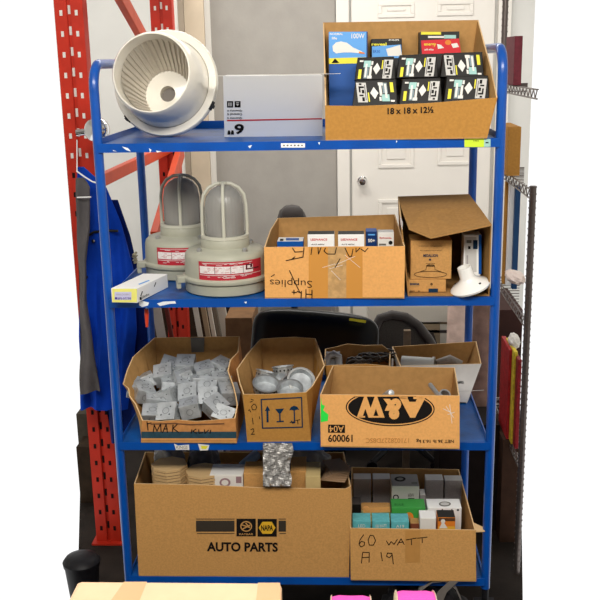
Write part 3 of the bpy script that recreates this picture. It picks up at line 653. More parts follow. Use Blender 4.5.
# crinkled plastic strip
mb = MB(); n, k = 9, 26; vs = []
for j in range(k):
    for i in range(n):
        t = j/(k-1); x = 263+i/(n-1)*(29-2*t+1.5*math.sin(t*9)); y = 443.2+t*43
        p = at(x, y, -.026-.004*random.random()-.01*math.sin(i*2.1+j*.7)*.5); vs.append(p)
mb.add(vs, [(j*n+i, j*n+i+1, (j+1)*n+i+1, (j+1)*n+i) for j in range(k-1) for i in range(n-1)])
mb.add([V(p)+V((0, .002, 0)) for p in vs], [(j*n+i, (j+1)*n+i, (j+1)*n+i+1, j*n+i+1) for j in range(k-1) for i in range(n-1)]); mb.keep = True
tag(mb.build('plastic_strip', [POLY], smooth=False), 'crinkled clear plastic strip hanging over the third shelf edge', 'plastic strip')
# A&W carton
A = lambda a, b: (315+a/3.43, 330+b/3.43)
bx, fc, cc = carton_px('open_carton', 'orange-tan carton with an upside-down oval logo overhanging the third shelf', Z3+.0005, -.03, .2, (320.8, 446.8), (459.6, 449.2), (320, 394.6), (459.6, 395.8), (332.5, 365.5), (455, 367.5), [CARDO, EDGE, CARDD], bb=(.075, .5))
pr = Print(fc)
cx, cy = A(258, 268); W2 = 156/3.43
def clip_ell(cx, cy, rx, ry, ytop, m_, lv, a=0.03):
    ps = [(cx+rx*math.cos(t)*math.cos(a)-ry*math.sin(t)*math.sin(a), cy+rx*math.cos(t)*math.sin(a)+ry*math.sin(t)*math.cos(a)) for t in [2*PI*i/60 for i in range(60)]]
    ps = [p for p in ps if p[1] > ytop]
    ps.sort(key=lambda p: math.atan2(p[1]-(cy+ry*.2), p[0]-cx)); pr.poly(ps, m_, lv)
clip_ell(cx, cy, W2-1, 18, 395.9, INK, 1); clip_ell(cx, cy, W2-2.2, 16.8, 396, CARDO, 2); clip_ell(cx, cy, W2-3.4, 15.6, 396, INK, 3)
pr.text('A', *A(334, 264), 27, 21, CARDO, rot=PI, bold=.07, lv=5).text('W', *A(191, 264), 28, 21, CARDO, rot=PI, bold=.07, lv=5)
pr.text('&', *A(265, 270), 18, 21, CARDO, rot=PI, bold=.06, lv=6)
for sx in (0,):
    for X_, w_ in ((305, 22), (352, 26)): pr.poly([A(X_-w_/2-2, 228), A(X_+w_/2+2, 228), A(X_+w_/2+2, 236), A(X_-w_/2-2, 236)], CARDO, 5)
    for X_, w_ in ((168, 20), (218, 26)): pr.poly([A(X_-w_/2-6, 294), A(X_+w_/2-6, 294), A(X_+w_/2-6, 300), A(X_-w_/2-6, 300)], CARDO, 5)
pr.poly([A(20, 228), A(24, 255), A(34, 260), A(28, 275), A(46, 290), A(44, 312), A(20, 316)], mat('green_marker', '#2fe04a', .5), 1)
pr.poly([A(45, 324), A(103, 325), A(103, 353), A(45, 352)], INK, 1).text('A04', *A(74, 339), 14.5, 6.4, CARDO, rot=PI, lv=3, bold=.0)
pr.text('190009', *A(87, 371), 24.5, 7.4, INK, rot=PI, bold=.02).text('NET 36 lb 16.3 kg', *A(412, 380), 37.5, 4.2, INK, rot=PI, bold=.015).text('171028227D8SC', *A(248, 379), 43, 4.6, mat('dot_ink', '#b9803f', .7), rot=PI)
for st in (((440,270),(470,285)), ((450,262),(475,300)), ((462,255),(470,320)), ((455,290),(478,282))): pr.stroke([A(*q) for q in st], .5, OFFW, 1)
pr.build(bx)
mb = MB(); p0, p1 = at(*A(395, 188), .12), at(*A(425, 226), .04); mb.tube([p0, p1], .008, 12); mb.tube([p1, p1+(p1-p0).normalized()*.02], .012, 6)
o = mb.build('metal_connector', STEEL, smooth=True); tag(o, 'shiny metal connector leaning up at the right of the oval-logo carton', 'metal fitting')
M = Matrix.Translation(at(*A(445, 222), .05))@Euler((.6, .2, 0)).to_matrix().to_4x4()
o = MB().lathe([(.014, -.05), (.019, -.05), (.019, .005), (.014, .005), (.014, -.05)], M, 24).build('metal_connector', STEEL, smooth=True); tag(o, 'shiny metal ring connector lying at the right wall of the oval-logo carton', 'metal fitting')
M = Matrix.Translation(at(*A(258, 218), .07))@Euler((1.0, .5, 0)).to_matrix().to_4x4()
o = MB().lathe([(.006, -.07), (.012, -.06), (.014, .0), (.01, .014), (.0, .016)], M, 16).build('metal_connector', GALV, smooth=True); tag(o, 'small grey metal connector peeking up mid oval-logo carton', 'metal fitting')
# rear carton with conduit fittings
Q = lambda a, b: (310+a/6.67, 335+b/6.67)
YB = .52
fl_b, fr_b = V((.085, .26, Z3)), V((.3, .26, Z3)); bl_b, br_b = V((.085, YB, Z3)), V((.3, YB, Z3))
ftl, ftr = at(*Q(95, 205), .26), at(*Q(535, 208), .26); btl, btr = at(*Q(100, 92), YB), at(*Q(538, 110), YB)
bx = carton('torn_carton', 'brown carton with ragged rim holding cables behind the oval-logo carton', [fl_b, fr_b, br_b, bl_b], [ftl, ftr, btr, btl], [CARDB, EDGE, CARDD],
    tops={'back': [btr, at(*Q(480, 64), YB), at(*Q(370, 68), YB), at(*Q(250, 58), YB), at(*Q(170, 78), YB), btl], 'front': [ftl, at(*Q(230, 198), .26), at(*Q(380, 194), .26), ftr]})
c = at(*Q(150, 175), .36)
mb = MB(); R3 = Matrix.Rotation(.2, 3, 'Y'); mb.tube([c+V((-.02, 0, -.05)), c+V((-.02, 0, 0)), c+V((-.012, .0, .02)), c+V((.005, 0, .028)), c+V((.022, 0, .02)), c+V((.026, 0, -.05))], .013, 14); mb.box(c+V((.002, .015, .005)), (.05, .01, .05))
o = mb.build('conduit_fitting', mat('grey_pvc', '#a9adb0', .4), smooth=True); tag(o, 'grey plastic conduit elbow at the left of the ragged-rim carton', 'conduit fitting')
for i in range(5):
    c = at(*Q(300+i*45, 165+10*(i % 2)), .38+.02*i); pts = []; r0 = .03+.006*i
    for t in range(26): a = t*.55; pts.append(c+V((r0*math.cos(a), r0*.5*math.sin(a*.93)+.01*i, .014*math.sin(a*1.7)+.004*i-.01)))
    o = MB().tube(pts, .0045, 7).build('coiled_cable', mat('dark_cable', '#4d4640', .5, var=.3), smooth=True); tag(o, 'dark tangled cable coil heaped in the ragged-rim carton', 'cable', 'cable coils in the ragged-rim carton')
# rear right carton, white outside
fl_b, fr_b = atz(404, 405, Z3), atz(484, 403.2, Z3); fl_b.y = fr_b.y
YB = .56; ftl, ftr = at(400, 366, .34), at(483, 363.6, .34); btl, btr = at(392, 346.5, YB), at(477, 341.3, YB)
fr_b = V((.578, .34, Z3)); fl_b = V((.315, .34, Z3)); bl_b, br_b = V((.315, YB, Z3)), V((.575, YB, Z3))
ftr.x = .6; 
fl_b.z = fr_b.z = Z3
WCM = mat('white_corrugated', '#dcdad6', .7, var=.04, scale=30)
bx = carton('open_carton', 'carton with white front and brown inside at the rear right of the third shelf', [fl_b, fr_b, br_b, bl_b], [ftl, at(481.5, 363.8, .34), at(476.5, 341.3, YB), btl], [WCM, EDGE, CARDD])
Print(Face(fl_b, fr_b, ftl)).text('NK', 460.3, 382.5, 3, 7, INK, bold=.02, rot=PI/2).stroke([(457, 391.5), (484, 390)], .4, LGREY).build(bx)
M = Matrix.Translation(at(418, 366, .42))@Euler((PI/2, .0, 1.35)).to_matrix().to_4x4()
mb = MB(); mb.lathe([(.034, -.06), (.034, .05), (.038, .052), (.038, .06), (.031, .06), (.031, -.06)], M, 32)
o = mb.build('pipe_fitting', mat('pale_pvc', '#b9bab6', .4), smooth=True); tag(o, 'pale grey round pipe fitting lying in the white-fronted carton', 'pipe fitting')
o = MB().tube([at(436, 363, .44), at(450, 360, .45), at(462, 364, .44)], [.012, .02, .012], 12).build('plastic_bag', mat('grey_bag', '#8f8880', .5, bump=.4), smooth=True); tag(o, 'small greyish plastic bag at right inside the white-fronted carton', 'bag')

# ------------------------------------------------------------------ bottom shelf
bx, fc, cc = carton_px('open_carton', 'large tan auto parts carton with striped logo on the bottom shelf', Z4, -.01, .42, (138.8, 576), (349, 577.2), (134, 483.8), (351, 487.5), (145, 452), (344, 452), [CARDA, EDGE, CARDD], bb=(-.575, .12),
    tops={'front': [at(134, 483.8, -.01), at(200, 485, -.012), at(262, 488, -.01), at(345, 489, -.012), at(351, 486.5, -.01)]})
pr = Print(fc)
GRB = mat('dark_print', '#3a332b', .7)
for x0, x1 in ((196, 234.5), (278.6, 286)):
    pr.rect(x0, 520.6, x1, 531.6, GRB).rect(x0, 518.6, x1, 519.4, GRB).rect(x0+1, 533, x1, 533.8, GRB)
pr.rect(236.5, 518.6, 255.8, 536.3, INK).rect(257.6, 518.8, 276.8, 536.6, INK)
pr.ell(246.2, 526.2, 5.9, 5.3, CARDA, 2).ell(246.2, 526.2, 4.7, 4.2, INK, 3).stroke([(242, 524.6), (249.5, 527), (246, 523)], 1.2, CARDA, 4).stroke([(243, 528.6), (249.5, 525)], 1.2, CARDA, 4).text('RAYBAR', 246.2, 534, 14, 1.9, CARDA, bold=.01)
hx = lambda cx, cy, rx, ry: [(cx-rx, cy), (cx-rx*.55, cy-ry), (cx+rx*.55, cy-ry), (cx+rx, cy), (cx+rx*.55, cy+ry), (cx-rx*.55, cy+ry)]
pr.poly(hx(267.1, 527.6, 8.4, 6), mat('gold_print', '#e0ae2c', .5), 2).text('NAPA', 267.1, 527.6, 12, 5.6, INK, lv=4, bold=.03)
pr.text('AUTO PARTS', 242.4, 546.8, 71, 9.4, INK, bold=.035, slope=.008).build(bx)
# octagonal stacks
def oct_stack(cx, cy, yf, rx, n, label, grp=None):
    c = at(cx, cy, yf); mb = MB()
    for i in range(n):
        z = c.z-i*.011; rr = rx*(1+.02*(i % 2))
        mb.lathe([(0, z), (rr, z), (rr, z-.008), (0, z-.008)], Matrix.Translation((c.x, c.y+rx, 0)), 8, mi=0)
        mb.lathe([(rr*.93, z-.008), (rr*.93, z-.011)], Matrix.Translation((c.x, c.y+rx, 0)), 8, mi=1)
    tag(mb.build('octagonal_cover_stack', [mat('kraft_tan', '#c9a878', .7), HOLE]), label, 'stack of covers')
oct_stack(166, 471.5, .03, .062, 14, 'stack of tan octagonal covers at the left of the auto parts carton')
oct_stack(200.5, 478, .02, .062, 12, 'low stack of tan octagonal covers next to the taller stack')
def bag(name, label, x, y, yy, sx, sz, m_, seed, sy=.05, cat='bag'):
    rnd = random.Random(seed); c = at(x, y, yy); bm = bmesh.new(); bmesh.ops.create_icosphere(bm, subdivisions=4, radius=1)
    ph = [rnd.uniform(0, 6) for _ in range(6)]
    for v in bm.verts:
        p = v.co; k = 1+.1*math.sin(p.x*7+ph[0])*math.sin(p.z*6+ph[1])+.07*math.sin(p.y*11+ph[2]+p.x*5)+.04*math.sin(p.z*17+ph[3]+p.x*9)
        v.co = V((p.x*sx*k, p.y*sy*k, p.z*sz*k))
    me = bpy.data.meshes.new(name); bm.to_mesh(me); bm.free(); me.materials.append(m_)
    for p in me.polygons: p.use_smooth = True
    o = bpy.data.objects.new(name, me); C.objects.link(o); o.location = c; return tag(o, label, cat)
bag('plastic_bag', 'grey plastic bag of fittings at the left rear of the auto parts carton', 170, 466, .25, .055, .1, GREYPOLY, 1)
bag('plastic_bag', 'dark grey plastic bag at middle rear of the auto parts carton', 204, 462, .27, .056, .1, mat('dark_poly', '#5f6166', .35, bump=.6, bscale=30, var=.3, scale=20), 2)
bag('plastic_bag', 'whitish plastic bag at right rear of the auto parts carton', 308, 462, .28, .075, .07, GREYPOLY, 4)
o, f, P, ft = small_box('label_carton', 'white box with round red-grey print lying in the auto parts carton', 209.5, 243, 475, .04, .09, Z4+.01, OFFW, twist=.0)
Print(f).ell(225, 482.5, 5.5, 4.5, mat('faded_red', '#9c7d80', .6)).ell(225, 482.5, 3.5, 2.8, OFFW, 2).rect(210.5, 476, 214.5, 481, GREYCARD).rect(236, 476.5, 241.5, 483, mat('faded_red', '#9c7d80', .6)).build(o)
for x0, x1, yt, yf, dp, lb in ((243.5, 263, 473.5, .03, .1, 'small tan carton left of the plastic strip in the auto parts carton'), (290.5, 306, 471, .05, .12, 'small tan carton right of the plastic strip in the auto parts carton'), (305.5, 320.5, 476.5, .02, .12, 'yellowish tan carton second from the right in the auto parts carton')):
    o, f, P, ft = small_box('small_carton', lb, x0, x1, yt, yf, dp, Z4+.006, mat('kraft_light', '#c6ae78', .8, var=.06) if x0 > 300 else CARDA, twist=.03)
mb = MB()
for i in range(6):
    z = at(336, 484-i*2.2, .05+.01*i).z; mb.box((at(336, 470, .1).x, .13+.005*i, z), (.085-.004*i, .12, .002), 0, Matrix.Rotation(.1*i-.2, 3, 'Z'))
tag(mb.build('paper_sheets', mat('brown_paper', '#a98a6b', .8)), 'loose brownish paper sheets at the right of the auto parts carton', 'paper')
# arched cardboard piece
mb = MB(); n = 18; top = []; 
for i in range(n+1):
    t = i/n; top.append(at(208+t*43, 474-9*math.sin(t*PI)**1.3-(3 if t > .5 else 0)*t-2*t, .16+.05*t))
for i in range(n):
    a, b = top[i], top[i+1]; h_ = V((0, .004, 0)); dn = V((0, 0, -.05)); mb.hexa([a+dn, b+dn, b+dn+h_, a+dn+h_, a, b, b+h_, a+h_])
tag(mb.build('cardboard_scrap', CARDB), 'curved brown cardboard scrap in the middle of the auto parts carton', 'cardboard')
o = MB().tube([at(232, 474, .2), at(245, 463, .24), at(256, 455, .3)], [.012, .016, .02], 10).build('plastic_tube', mat('pale_blue_plastic', '#8ba3b5', .3)); tag(o, 'pale blue plastic roll slanting in the auto parts carton', 'plastic roll')
# 60 watt carton
H = lambda a, b: (345+a/4.286, 460+b/4.286)
bx, fc, cc = carton_px('open_carton', 'tan carton with handwritten 60 WATT A 19 on the bottom shelf', Z4, -.012, .37, (350.8, 580.2), (476.2, 581.6), (350, 528.3), (475.8, 530.2), (351.5, 467), (459, 469.3), [CARDA, EDGE, CARDD], bb=(.165, .555))
pr = Print(fc).poly([H(258,302),H(322,302),H(322,440),H(258,440)], mat('tape_shade2', '#ba8749', .4, var=.06))
for st in (((80,320),(64,342),(60,360),(68,372),(82,366),(84,352),(70,348),(62,358)), ((108,322),(99,342),(104,364),(122,364),(131,345),(122,324),(108,322)), ((177,346),(188,364),(198,349),(210,361),(224,340)), ((224,364),(240,337),(254,362)), ((230,353),(250,351)), ((262,342),(306,334)), ((284,340),(285,363)), ((310,335),(352,330)), ((331,334),(331,354)),
           ((70,442),(76,395),(104,396),(103,438)), ((72,418),(103,416)), ((154,395),(160,432)), ((200,400),(182,398),(178,412),(190,418),(201,408),(201,398),(207,445))): pr.stroke([H(*q) for q in st], .8)
pr.build(bx)
fr = cc[5]; fl_ = MB().hexa([fr+V((-.002, 0, -.008)), fr+V((.03, .0, -.006)), fr+V((.03, .02, -.004)), fr+V((-.002, .06, -.006)), fr+V((-.002, 0, -.003)), fr+V((.03, 0, -.002)), fr+V((.03, .02, 0)), fr+V((-.002, .06, -.002))]).build('flap', EDGE, bx)
zc = Z4+.006; grp = 'bulb boxes in the 60 watt carton'
def bb(x0, x1, yt, yf, dep, label, m_, top=None, deco=None, topdeco=None, lean=0.):
    a, b = H(x0, yt), H(x1, yt)
    o, f, P, ft = small_box('lightbulb_box', label, a[0], b[0], a[1], yf, dep, zc, m_, group=grp, topmat=top, lean=lean)
    if deco: pr = Print(f); deco(pr); pr.build(o)
    if topdeco: pr = Print(ft); topdeco(pr); pr.build(o, 'top_printing')
    return o
T1 = 'back row of the 60 watt carton'
bb(36, 112, 82, .28, .05, 'grey bulb box, leftmost in the '+T1, GREYCARD, LGREY)
bb(119, 194, 82, .28, .05, 'grey bulb box, second from left in the '+T1, GREYCARD, LGREY)
bb(346, 422, 86, .27, .05, 'grey bulb box, second from right in the '+T1, GREYCARD, LGREY)
bb(428, 504, 88, .27, .045, 'grey bulb box, rightmost in the '+T1, GREYCARD, LGREY)
bb(200, 318, 112, .19, .1, 'pale grey bulb box with round badges, tallest in the 60 watt carton', LGREY, mat('grey_top', '#8f8d88', .6), lambda p: p.ell(*H(218, 160), 3, 2.8, INK).ell(*H(218, 160), 1.9, 1.8, LGREY, 2).text('60W', *H(283, 150), 6, 3.4, GREYTAPE).rect(*H(270, 163), *H(298, 171), INK), lambda p: p.ell(*H(236, 82), 5.6, 2.6, INK).ell(*H(236, 82), 3.2, 1.3, GREYTAPE, 2).rect(*H(285, 95), *H(310, 103), GREYTAPE))
bb(200, 345, 205, .1, .07, 'green bulb box in the middle of the 60 watt carton', GREEN, GREEN, lambda p: p.ell(*H(275, 245), 4.3, 5, ORANGE).ell(*H(275, 250), 2.6, 3, CARDA, 2), lambda p: p.text('BULB', *H(232, 192), 9, 2, mat('dark_green', '#1d5a2a', .6)))
bb(322, 345, 150, .2, .05, 'narrow grey bulb box right of the tallest pale box', GREYCARD, LGREY)
bb(70, 195, 215, .14, .06, 'brown box with a round-ended tan pattern behind the teal boxes', mat('leafy_print', '#8f9a5a', .6, col2='#d8c08a', scale=120), CARDA, lambda p: p.poly([H(75,205),H(192,200),H(195,222),H(80,226)], CARDO), lambda p: p.ell(*H(90, 205), 3, 1.8, CARDO))
bb(30, 68, 190, .17, .06, 'dark bulb box at the left wall of the 60 watt carton', BLACKC, mat('dark_top', '#4b4440', .6))
bb(32, 110, 262, .025, .06, 'teal bulb box, left of the three', TEAL, TEAL, lambda p: p.text('LED', *H(72, 282), 7, 3, OFFW))
bb(117, 192, 262, .025, .06, 'teal bulb box, middle of the three', TEAL, TEAL, lambda p: p.text('100 WATT', *H(155, 282), 11, 3, OFFW))
bb(198, 274, 264, .025, .06, 'teal bulb box, right of the three', TEAL, TEAL, lambda p: p.text('A19', *H(236, 284), 8, 3, OFFW))
bb(354, 500, 205, .12, .07, 'wide white bulb box with an oval window at right of the 60 watt carton', WHITE, WHITE, lambda p: p.ell(*H(375, 222), 1.8, 1.5, INK).text('.l..|', *H(430, 215), 14, 2.5, INK).ell(*H(484, 214), 1.2, 1, INK), lambda p: p.ell(*H(428, 189), 6, 2.5, GREYTAPE).ell(*H(428, 189), 4.4, 1.6, LGREY, 2))
bb(322, 390, 250, .03, .06, 'small plain white box in front of the wide white bulb box', OFFW, WHITE)
bb(398, 473, 246, .03, .055, 'orange bulb box with a white bulb picture in the 60 watt carton', ORANGE, BLACKC, lambda p: p.poly([H(400,248),H(472,248),H(472,262),H(400,262)], mat('brown_print', '#5a3a22', .6)).ell(*H(420, 262), 2.2, 2.2, OFFW, 2).poly([H(414,270),H(426,270),H(440,292),H(404,292)], OFFW, 2).rect(*H(400,284), *H(472,297), mat('gold_print2', '#e8b13c', .5), 1))
bb(280, 318, 272, .06, .05, 'brown edged bulb box right of the teal boxes', mat('rust_print', '#8a4a30', .6), CARDD)

# ------------------------------------------------------------------ left side: pallet rack, coats
SLOT = mat('slot_dark', '#201412', .8)
rack = thing('pallet_rack', (-.85, 1.3, FL), 'red slotted pallet rack end frame with diagonal braces behind the hanging coats', 'pallet rack')
def upright(px, Y, w, zt, pitch, whites, dep=.06):
    x = at(*px, Y).x; mb = MB(); mb.box((x, Y, (FL+zt)/2), (w*.16, .006, zt-FL))
    for s_ in (-1, 1):
        mb.box((x+s_*w*.29, Y-.012, (FL+zt)/2), (w*.42, .006, zt-FL)); mb.box((x+s_*w*.08, Y-.006, (FL+zt)/2), (.004, .012, zt-FL)); mb.box((x+s_*w*.49, Y+dep/2-.012, (FL+zt)/2), (.004, dep, zt-FL))
    z = FL+.07
    while z < zt-.05:
        mi = 2 if z > whites else 1
        for s_ in (-1, 1): mb.box((x+s_*w*.27, Y-.0157, z), (w*.1, .0015, .02), mi)
        mb.box((x, Y-.004, z+.012), (w*.1, .0015, .032), mi); z += pitch
    o = mb.build('upright', [REDP, SLOT, OFFW], rack)
    MB().box((x, Y, FL+.004), (w*1.3, dep*1.3, .008)).build('foot_plate', REDP, o)
upright((105, 475), .79, .108, 2.25, .0762, 1.5); upright((162.5, 30), 1.85, .105, 2.6, .1, 1.7)
def brace(a, b, w=.05):
    a, b = V(a), V(b); d = (b-a).normalized(); s = d.cross(V((1, 0, 0))).normalized()*w/2; t = V((.03, 0, 0))
    MB().hexa([a-s, a+s, a+s+t, a-s+t, b-s, b+s, b+s+t, b-s+t]).build('brace', mat('lit_brace_red', '#d6502c', .45, var=.1, scale=10), rack, bevel=.003)  # brace red shifted to orange, its lit look put into the colour
brace(at(114, -8, .85), at(152, 60, 1.82), .062)
brace(at(96, 181, .8), at(168, 147, 1.84), .05)
brace(at(178, 150, 1.84), at(151, 240, .9), .075)
# tall items leaning on the back wall
def board(name, label, x0, x1, ytop, Y, m_, z0=None, dep=.03, cat='board', pb=None):
    a, b = at(x0, 60, Y).x, at(x1, 60, Y).x; zt = at(x0, ytop, Y).z if ytop is not None else 2.5
    o = MB().box(((a+b)/2, Y, (zt+FL)/2), (b-a, dep, zt-FL)).build(name, m_, bevel=.002); return tag(o, label, cat)
board('white_door_slab', 'narrow white slab leaning between the far red upright and tan boards', 173, 180, None, 3.5, OFFW)
board('wooden_board', 'grey-brown board standing right of the far red upright', 180.5, 186, None, 3.4, mat('greybrown_wood', '#8f8272', .7, var=.1, scale=6))
board('wooden_board', 'wide pale tan board standing against the back wall', 186.5, 206, None, 3.55, mat('pale_tan_panel', '#c4b39c', .6, var=.08, scale=5))
mb = MB(); x0, x1 = at(186, 100, 3.5).x, at(205, 100, 3.5).x
for i, (x, w, zt, m_) in enumerate(((156, 9, .86, '#a9a39c'), (166, 4, .8, '#6b2a22'), (195, 5, .86, '#c4bdb2'), (203, 5, .84, '#a89276'), (209, 4, .84, '#e4dccf'), (214, 4, .8, '#7a6f62'), (221, 9, .86, '#d8d0c2'))):
    p = at(x, 308, 1.55+.03*i); q = at(x+6, 342, 1.55+.03*i); w_ = w/939*4.5; top = p.lerp(q, -.15); bot = p.lerp(q, 1.0); bot = p+(q-p)*((p.z-FL)/(p.z-q.z))
    dx = V((w_/2, 0, 0)); dy = V((0, .02, 0)); P = [bot-dx, bot+dx, bot+dx+dy, bot-dx+dy, top-dx, top+dx, top+dx+dy, top-dx+dy]
    names = ('pale grey', 'dark red', 'light grey', 'tan', 'ivory', 'grey-brown', 'wide cream'); o = MB().hexa(P).build('trim_strip', mat('strip_%s' % names[i].replace(' ', '_').replace('-', '_'), m_, .6, var=.06), bevel=.001)
    tag(o, '%s strip leaning upright behind the torn carton' % names[i], 'trim strip')
# chrome ball ended coat rail
c = at(97, 130, .6); rl = thing('coat_rail', (c.x, c.y, c.z), 'chrome coat rail ending in a large chrome ball', 'coat rail')
bm = MB(); Mx = Matrix.Translation(c); prof = [(.047*math.sin(PI*i/20), -.047*math.cos(PI*i/20)) for i in range(21)]; bm.lathe(prof, Mx, 40).build('ball_end', CHROME, rl, smooth=True)
e = at(76.5, 132.5, .6); MB().tube([c, V((e.x-.0, c.y, c.z-.01))], .013, 16).build('rod', CHROME, rl, smooth=True)
def coat(label, sec, Y, dep, m_, seed, hem=None, amp=.012, deco=None, n=72):
    """sec: list of (py, left px, right px) of the hanging garment; closed folded surface"""
    rnd = random.Random(seed); ph = [rnd.uniform(0, 6) for _ in range(6)]; rows = 46; mb = MB(); vs = []
    y0, y1 = sec[0][0], sec[-1][0]
    for r_ in range(rows+1):
        py = y0+(y1-y0)*r_/rows
        for a, b in zip(sec[:-1], sec[1:]):
            if a[0] <= py <= b[0]: t = (py-a[0])/(b[0]-a[0]); l = a[1]+(b[1]-a[1])*t; r2 = a[2]+(b[2]-a[2])*t; break
        L_, R_ = at(l, py, Y), at(r2, py, Y); c_ = (L_+R_)/2; hw = (R_.x-L_.x)/2; tt = r_/rows
        for j in range(n):
            an = 2*PI*j/n; u = math.cos(an); v_ = math.sin(an)
            x = u*hw*(abs(u)**-.25 if abs(u) > .01 else 1) if abs(u) > .01 else 0
            x = max(-hw, min(hw, x))
            fold = amp*(math.sin(x*70+ph[0]+2.5*tt*math.sin(tt*4+ph[1]))+.6*math.sin(x*130+ph[2]+4*tt)+.7*math.sin(tt*22+x*30+ph[3]))*min(1, .3+tt)
            vs.append(V((c_.x+x, Y+v_*dep*(.45+.55*min(1, tt*3))+fold*(1 if v_ < 0 else .4), c_.z+.004*math.sin(x*60+ph[4])*(tt > .95))))
    fs = [(r_*n+j, r_*n+(j+1) % n, (r_+1)*n+(j+1) % n, (r_+1)*n+j) for r_ in range(rows) for j in range(n)]
    fs += [tuple(range(n)), tuple(range(rows*n, rows*n+n))]
    mb.add(vs, fs); c0 = at((sec[0][1]+sec[0][2])/2, y1, Y)
    root = thing('hanging_coat', (c0.x, Y, c0.z), label, 'coat'); mb.build('coat_body', m_, root, smooth=True); return root
JB = mat('jacket_blue', '#0a3fb0', .75, var=.25, scale=7, bump=.25, bscale=20)
JN = mat('jacket_navy', '#041c5c', .8, var=.25, scale=7, bump=.2, bscale=20)
JG = mat('jacket_grey', '#625e5e', .85, var=.15, scale=9, bump=.25, bscale=20)
coat('dark navy work coat hanging behind the bright blue one', [(200, 96, 118), (235, 92, 130), (270, 92, 138), (320, 100, 150), (400, 104, 152), (440, 112, 150)], .715, .02, JN, 3)
cb = coat('bright blue work coat with a snap button hanging from the chrome rail', [(167, 77, 84), (187, 77, 106), (223, 78, 121), (247, 78, 128), (270, 79, 134), (330, 80, 137), (408, 81, 128)], .635, .024, JB, 5)
mb = MB(); mb.tube([at(*p, .604) for p in ((80, 262), (82, 245), (86, 237), (94, 232), (106, 230.5), (118, 231))], .005, 8); mb.build('collar_piping', BLACKP, cb, smooth=True)
MB().lathe([(0, 0), (.007, 0), (.007, .003), (0, .004)], Matrix.Translation(at(86.3, 277, .605))@Matrix.Rotation(PI/2, 4, 'X'), 14).build('snap_button', CHROME, cb)
MB().lathe([(0, 0), (.007, 0), (.007, .003), (0, .004)], Matrix.Translation(at(93.3, 241, .605))@Matrix.Rotation(PI/2, 4, 'X'), 14).build('snap_button', CHROME, cb)
coat('grey work coat hanging in front of the blue coat at the left edge', [(178, 76, 84), (186, 76, 90), (230, 77, 90), (262, 78, 86), (300, 79, 87), (350, 80, 94), (392, 81, 100)], .56, .02, JG, 8)
o = MB().tube([at(*p, .53) for p in ((76.5, 171), (84, 176.5), (92, 181.5), (97, 183))], .0028, 8).tube([at(*p, .53) for p in ((77, 197.5), (91, 197))], .0028, 8).tube([at(77, 171, .53), at(77, 140, .59)], .002, 6).build('coat_hanger', WHITE, smooth=True); tag(o, 'thin white wire hanger over the grey coat', 'coat hanger')
# pale low things behind the coats
for x0, x1, y0, yy, m_, lb in ((74, 96, 414, 1.3, mat('olive_box', '#453f35', .8, var=.2), 'dull olive box low behind the near red upright'), (74, 98, 447, 1.15, mat('brown_plank', '#33281d', .8, var=.25), 'brown wooden crate at floor level behind the near red upright')):
    o, f, P, ft = small_box('storage_crate', lb, x0+2, x1, y0, yy, .13, FL, m_, cat='crate')
c0 = at(82, 566, .3); zt = at(82, 556, .3).z; rb = thing('rubbish_bin', (c0.x, .3, FL), 'low round black rubbish bin on the floor at the left of the cart', 'bin')
MB().lathe([(0, FL), (.05, FL), (.066, zt-.03), (.062, zt-.03), (.048, FL+.01), (0, FL+.01)], Matrix.Translation((c0.x, .3, 0)), 40).build('bin_body', BLACKP, rb, smooth=True)
MB().lathe([(.069, zt-.035), (.071, zt-.02), (.06, zt-.005), (.03, zt+.004), (0, zt+.006)], Matrix.Translation((c0.x, .3, 0)), 40).build('lid', BLACKP, rb, smooth=True)
# knotted pale ribbon near the lamps
pts = [at(134+2.2*math.sin(t*1.9)+t*.18, 253+9*t/12+1.3*math.cos(t*2.7), .63+.006*math.sin(t)) for t in range(14)]
o = MB().tube(pts, .005, 8).build('cord_knot', mat('olive_cord', '#a8a189', .7, var=.4, scale=90), smooth=True); tag(o, 'knotted olive cord tied at the rear left post', 'cord')
# screwdriver hanging under the second shelf
p = at(146.5, 309, .02); o = thing('screwdriver', (p.x, p.y, p.z-.07), 'small screwdriver with orange-red handle hanging under the second shelf corner', 'screwdriver')
q = at(147, 327, .02); MB().tube([p, p.lerp(q, .25), p.lerp(q, .6), q], [.006, .0075, .006, .004], 10).build('handle', mat('orange_handle', '#d9442a', .4), o, smooth=True)
MB().tube([p+V((0, 0, .018)), p], .003, 8).build('blade', STEEL, o)

# ------------------------------------------------------------------ behind the cart: chairs and low clutter
def rbox(mb, c, d, rot=None, mi=0): mb.box(c, d, mi, rot)
oc = thing('office_chair', at(314, 330, 1.0).to_2d().to_3d()+V((0, 0, FL)), 'glossy black leather office chair standing behind the cart', 'office chair')
cbx = at(314, 327, 1.0); ex = at(250, 310, 1.0); ey = at(377, 322, 1.0)
mb = MB(); w = (ey.x-ex.x); zt0, zt1 = at(251, 308.5, 1.0).z, at(376, 319, 1.0).z
h_ = .30; tl = math.atan2(zt0-zt1, w); R3 = Matrix.Rotation(tl, 3, 'Y')@Matrix.Rotation(-.18, 3, 'X'); sg = lambda v, e: math.copysign(abs(v)**e, v)
cc_ = V((cbx.x, 1.0, (zt0+zt1)/2-h_/2)); nu, nv = 64, 32; vs = []
for i in range(nv+1):
    ph = -PI/2+PI*i/nv
    for j in range(nu):
        th_ = 2*PI*j/nu; x = w/2*1.01*sg(math.cos(ph), .5)*sg(math.cos(th_), .35); z = h_/2*sg(math.cos(ph), .5)*sg(math.sin(th_), .35); y = .055*sg(math.sin(ph), .7)
        vs.append(cc_+R3@V((x, y, z+.012*(1-(2*x/w)**2))))
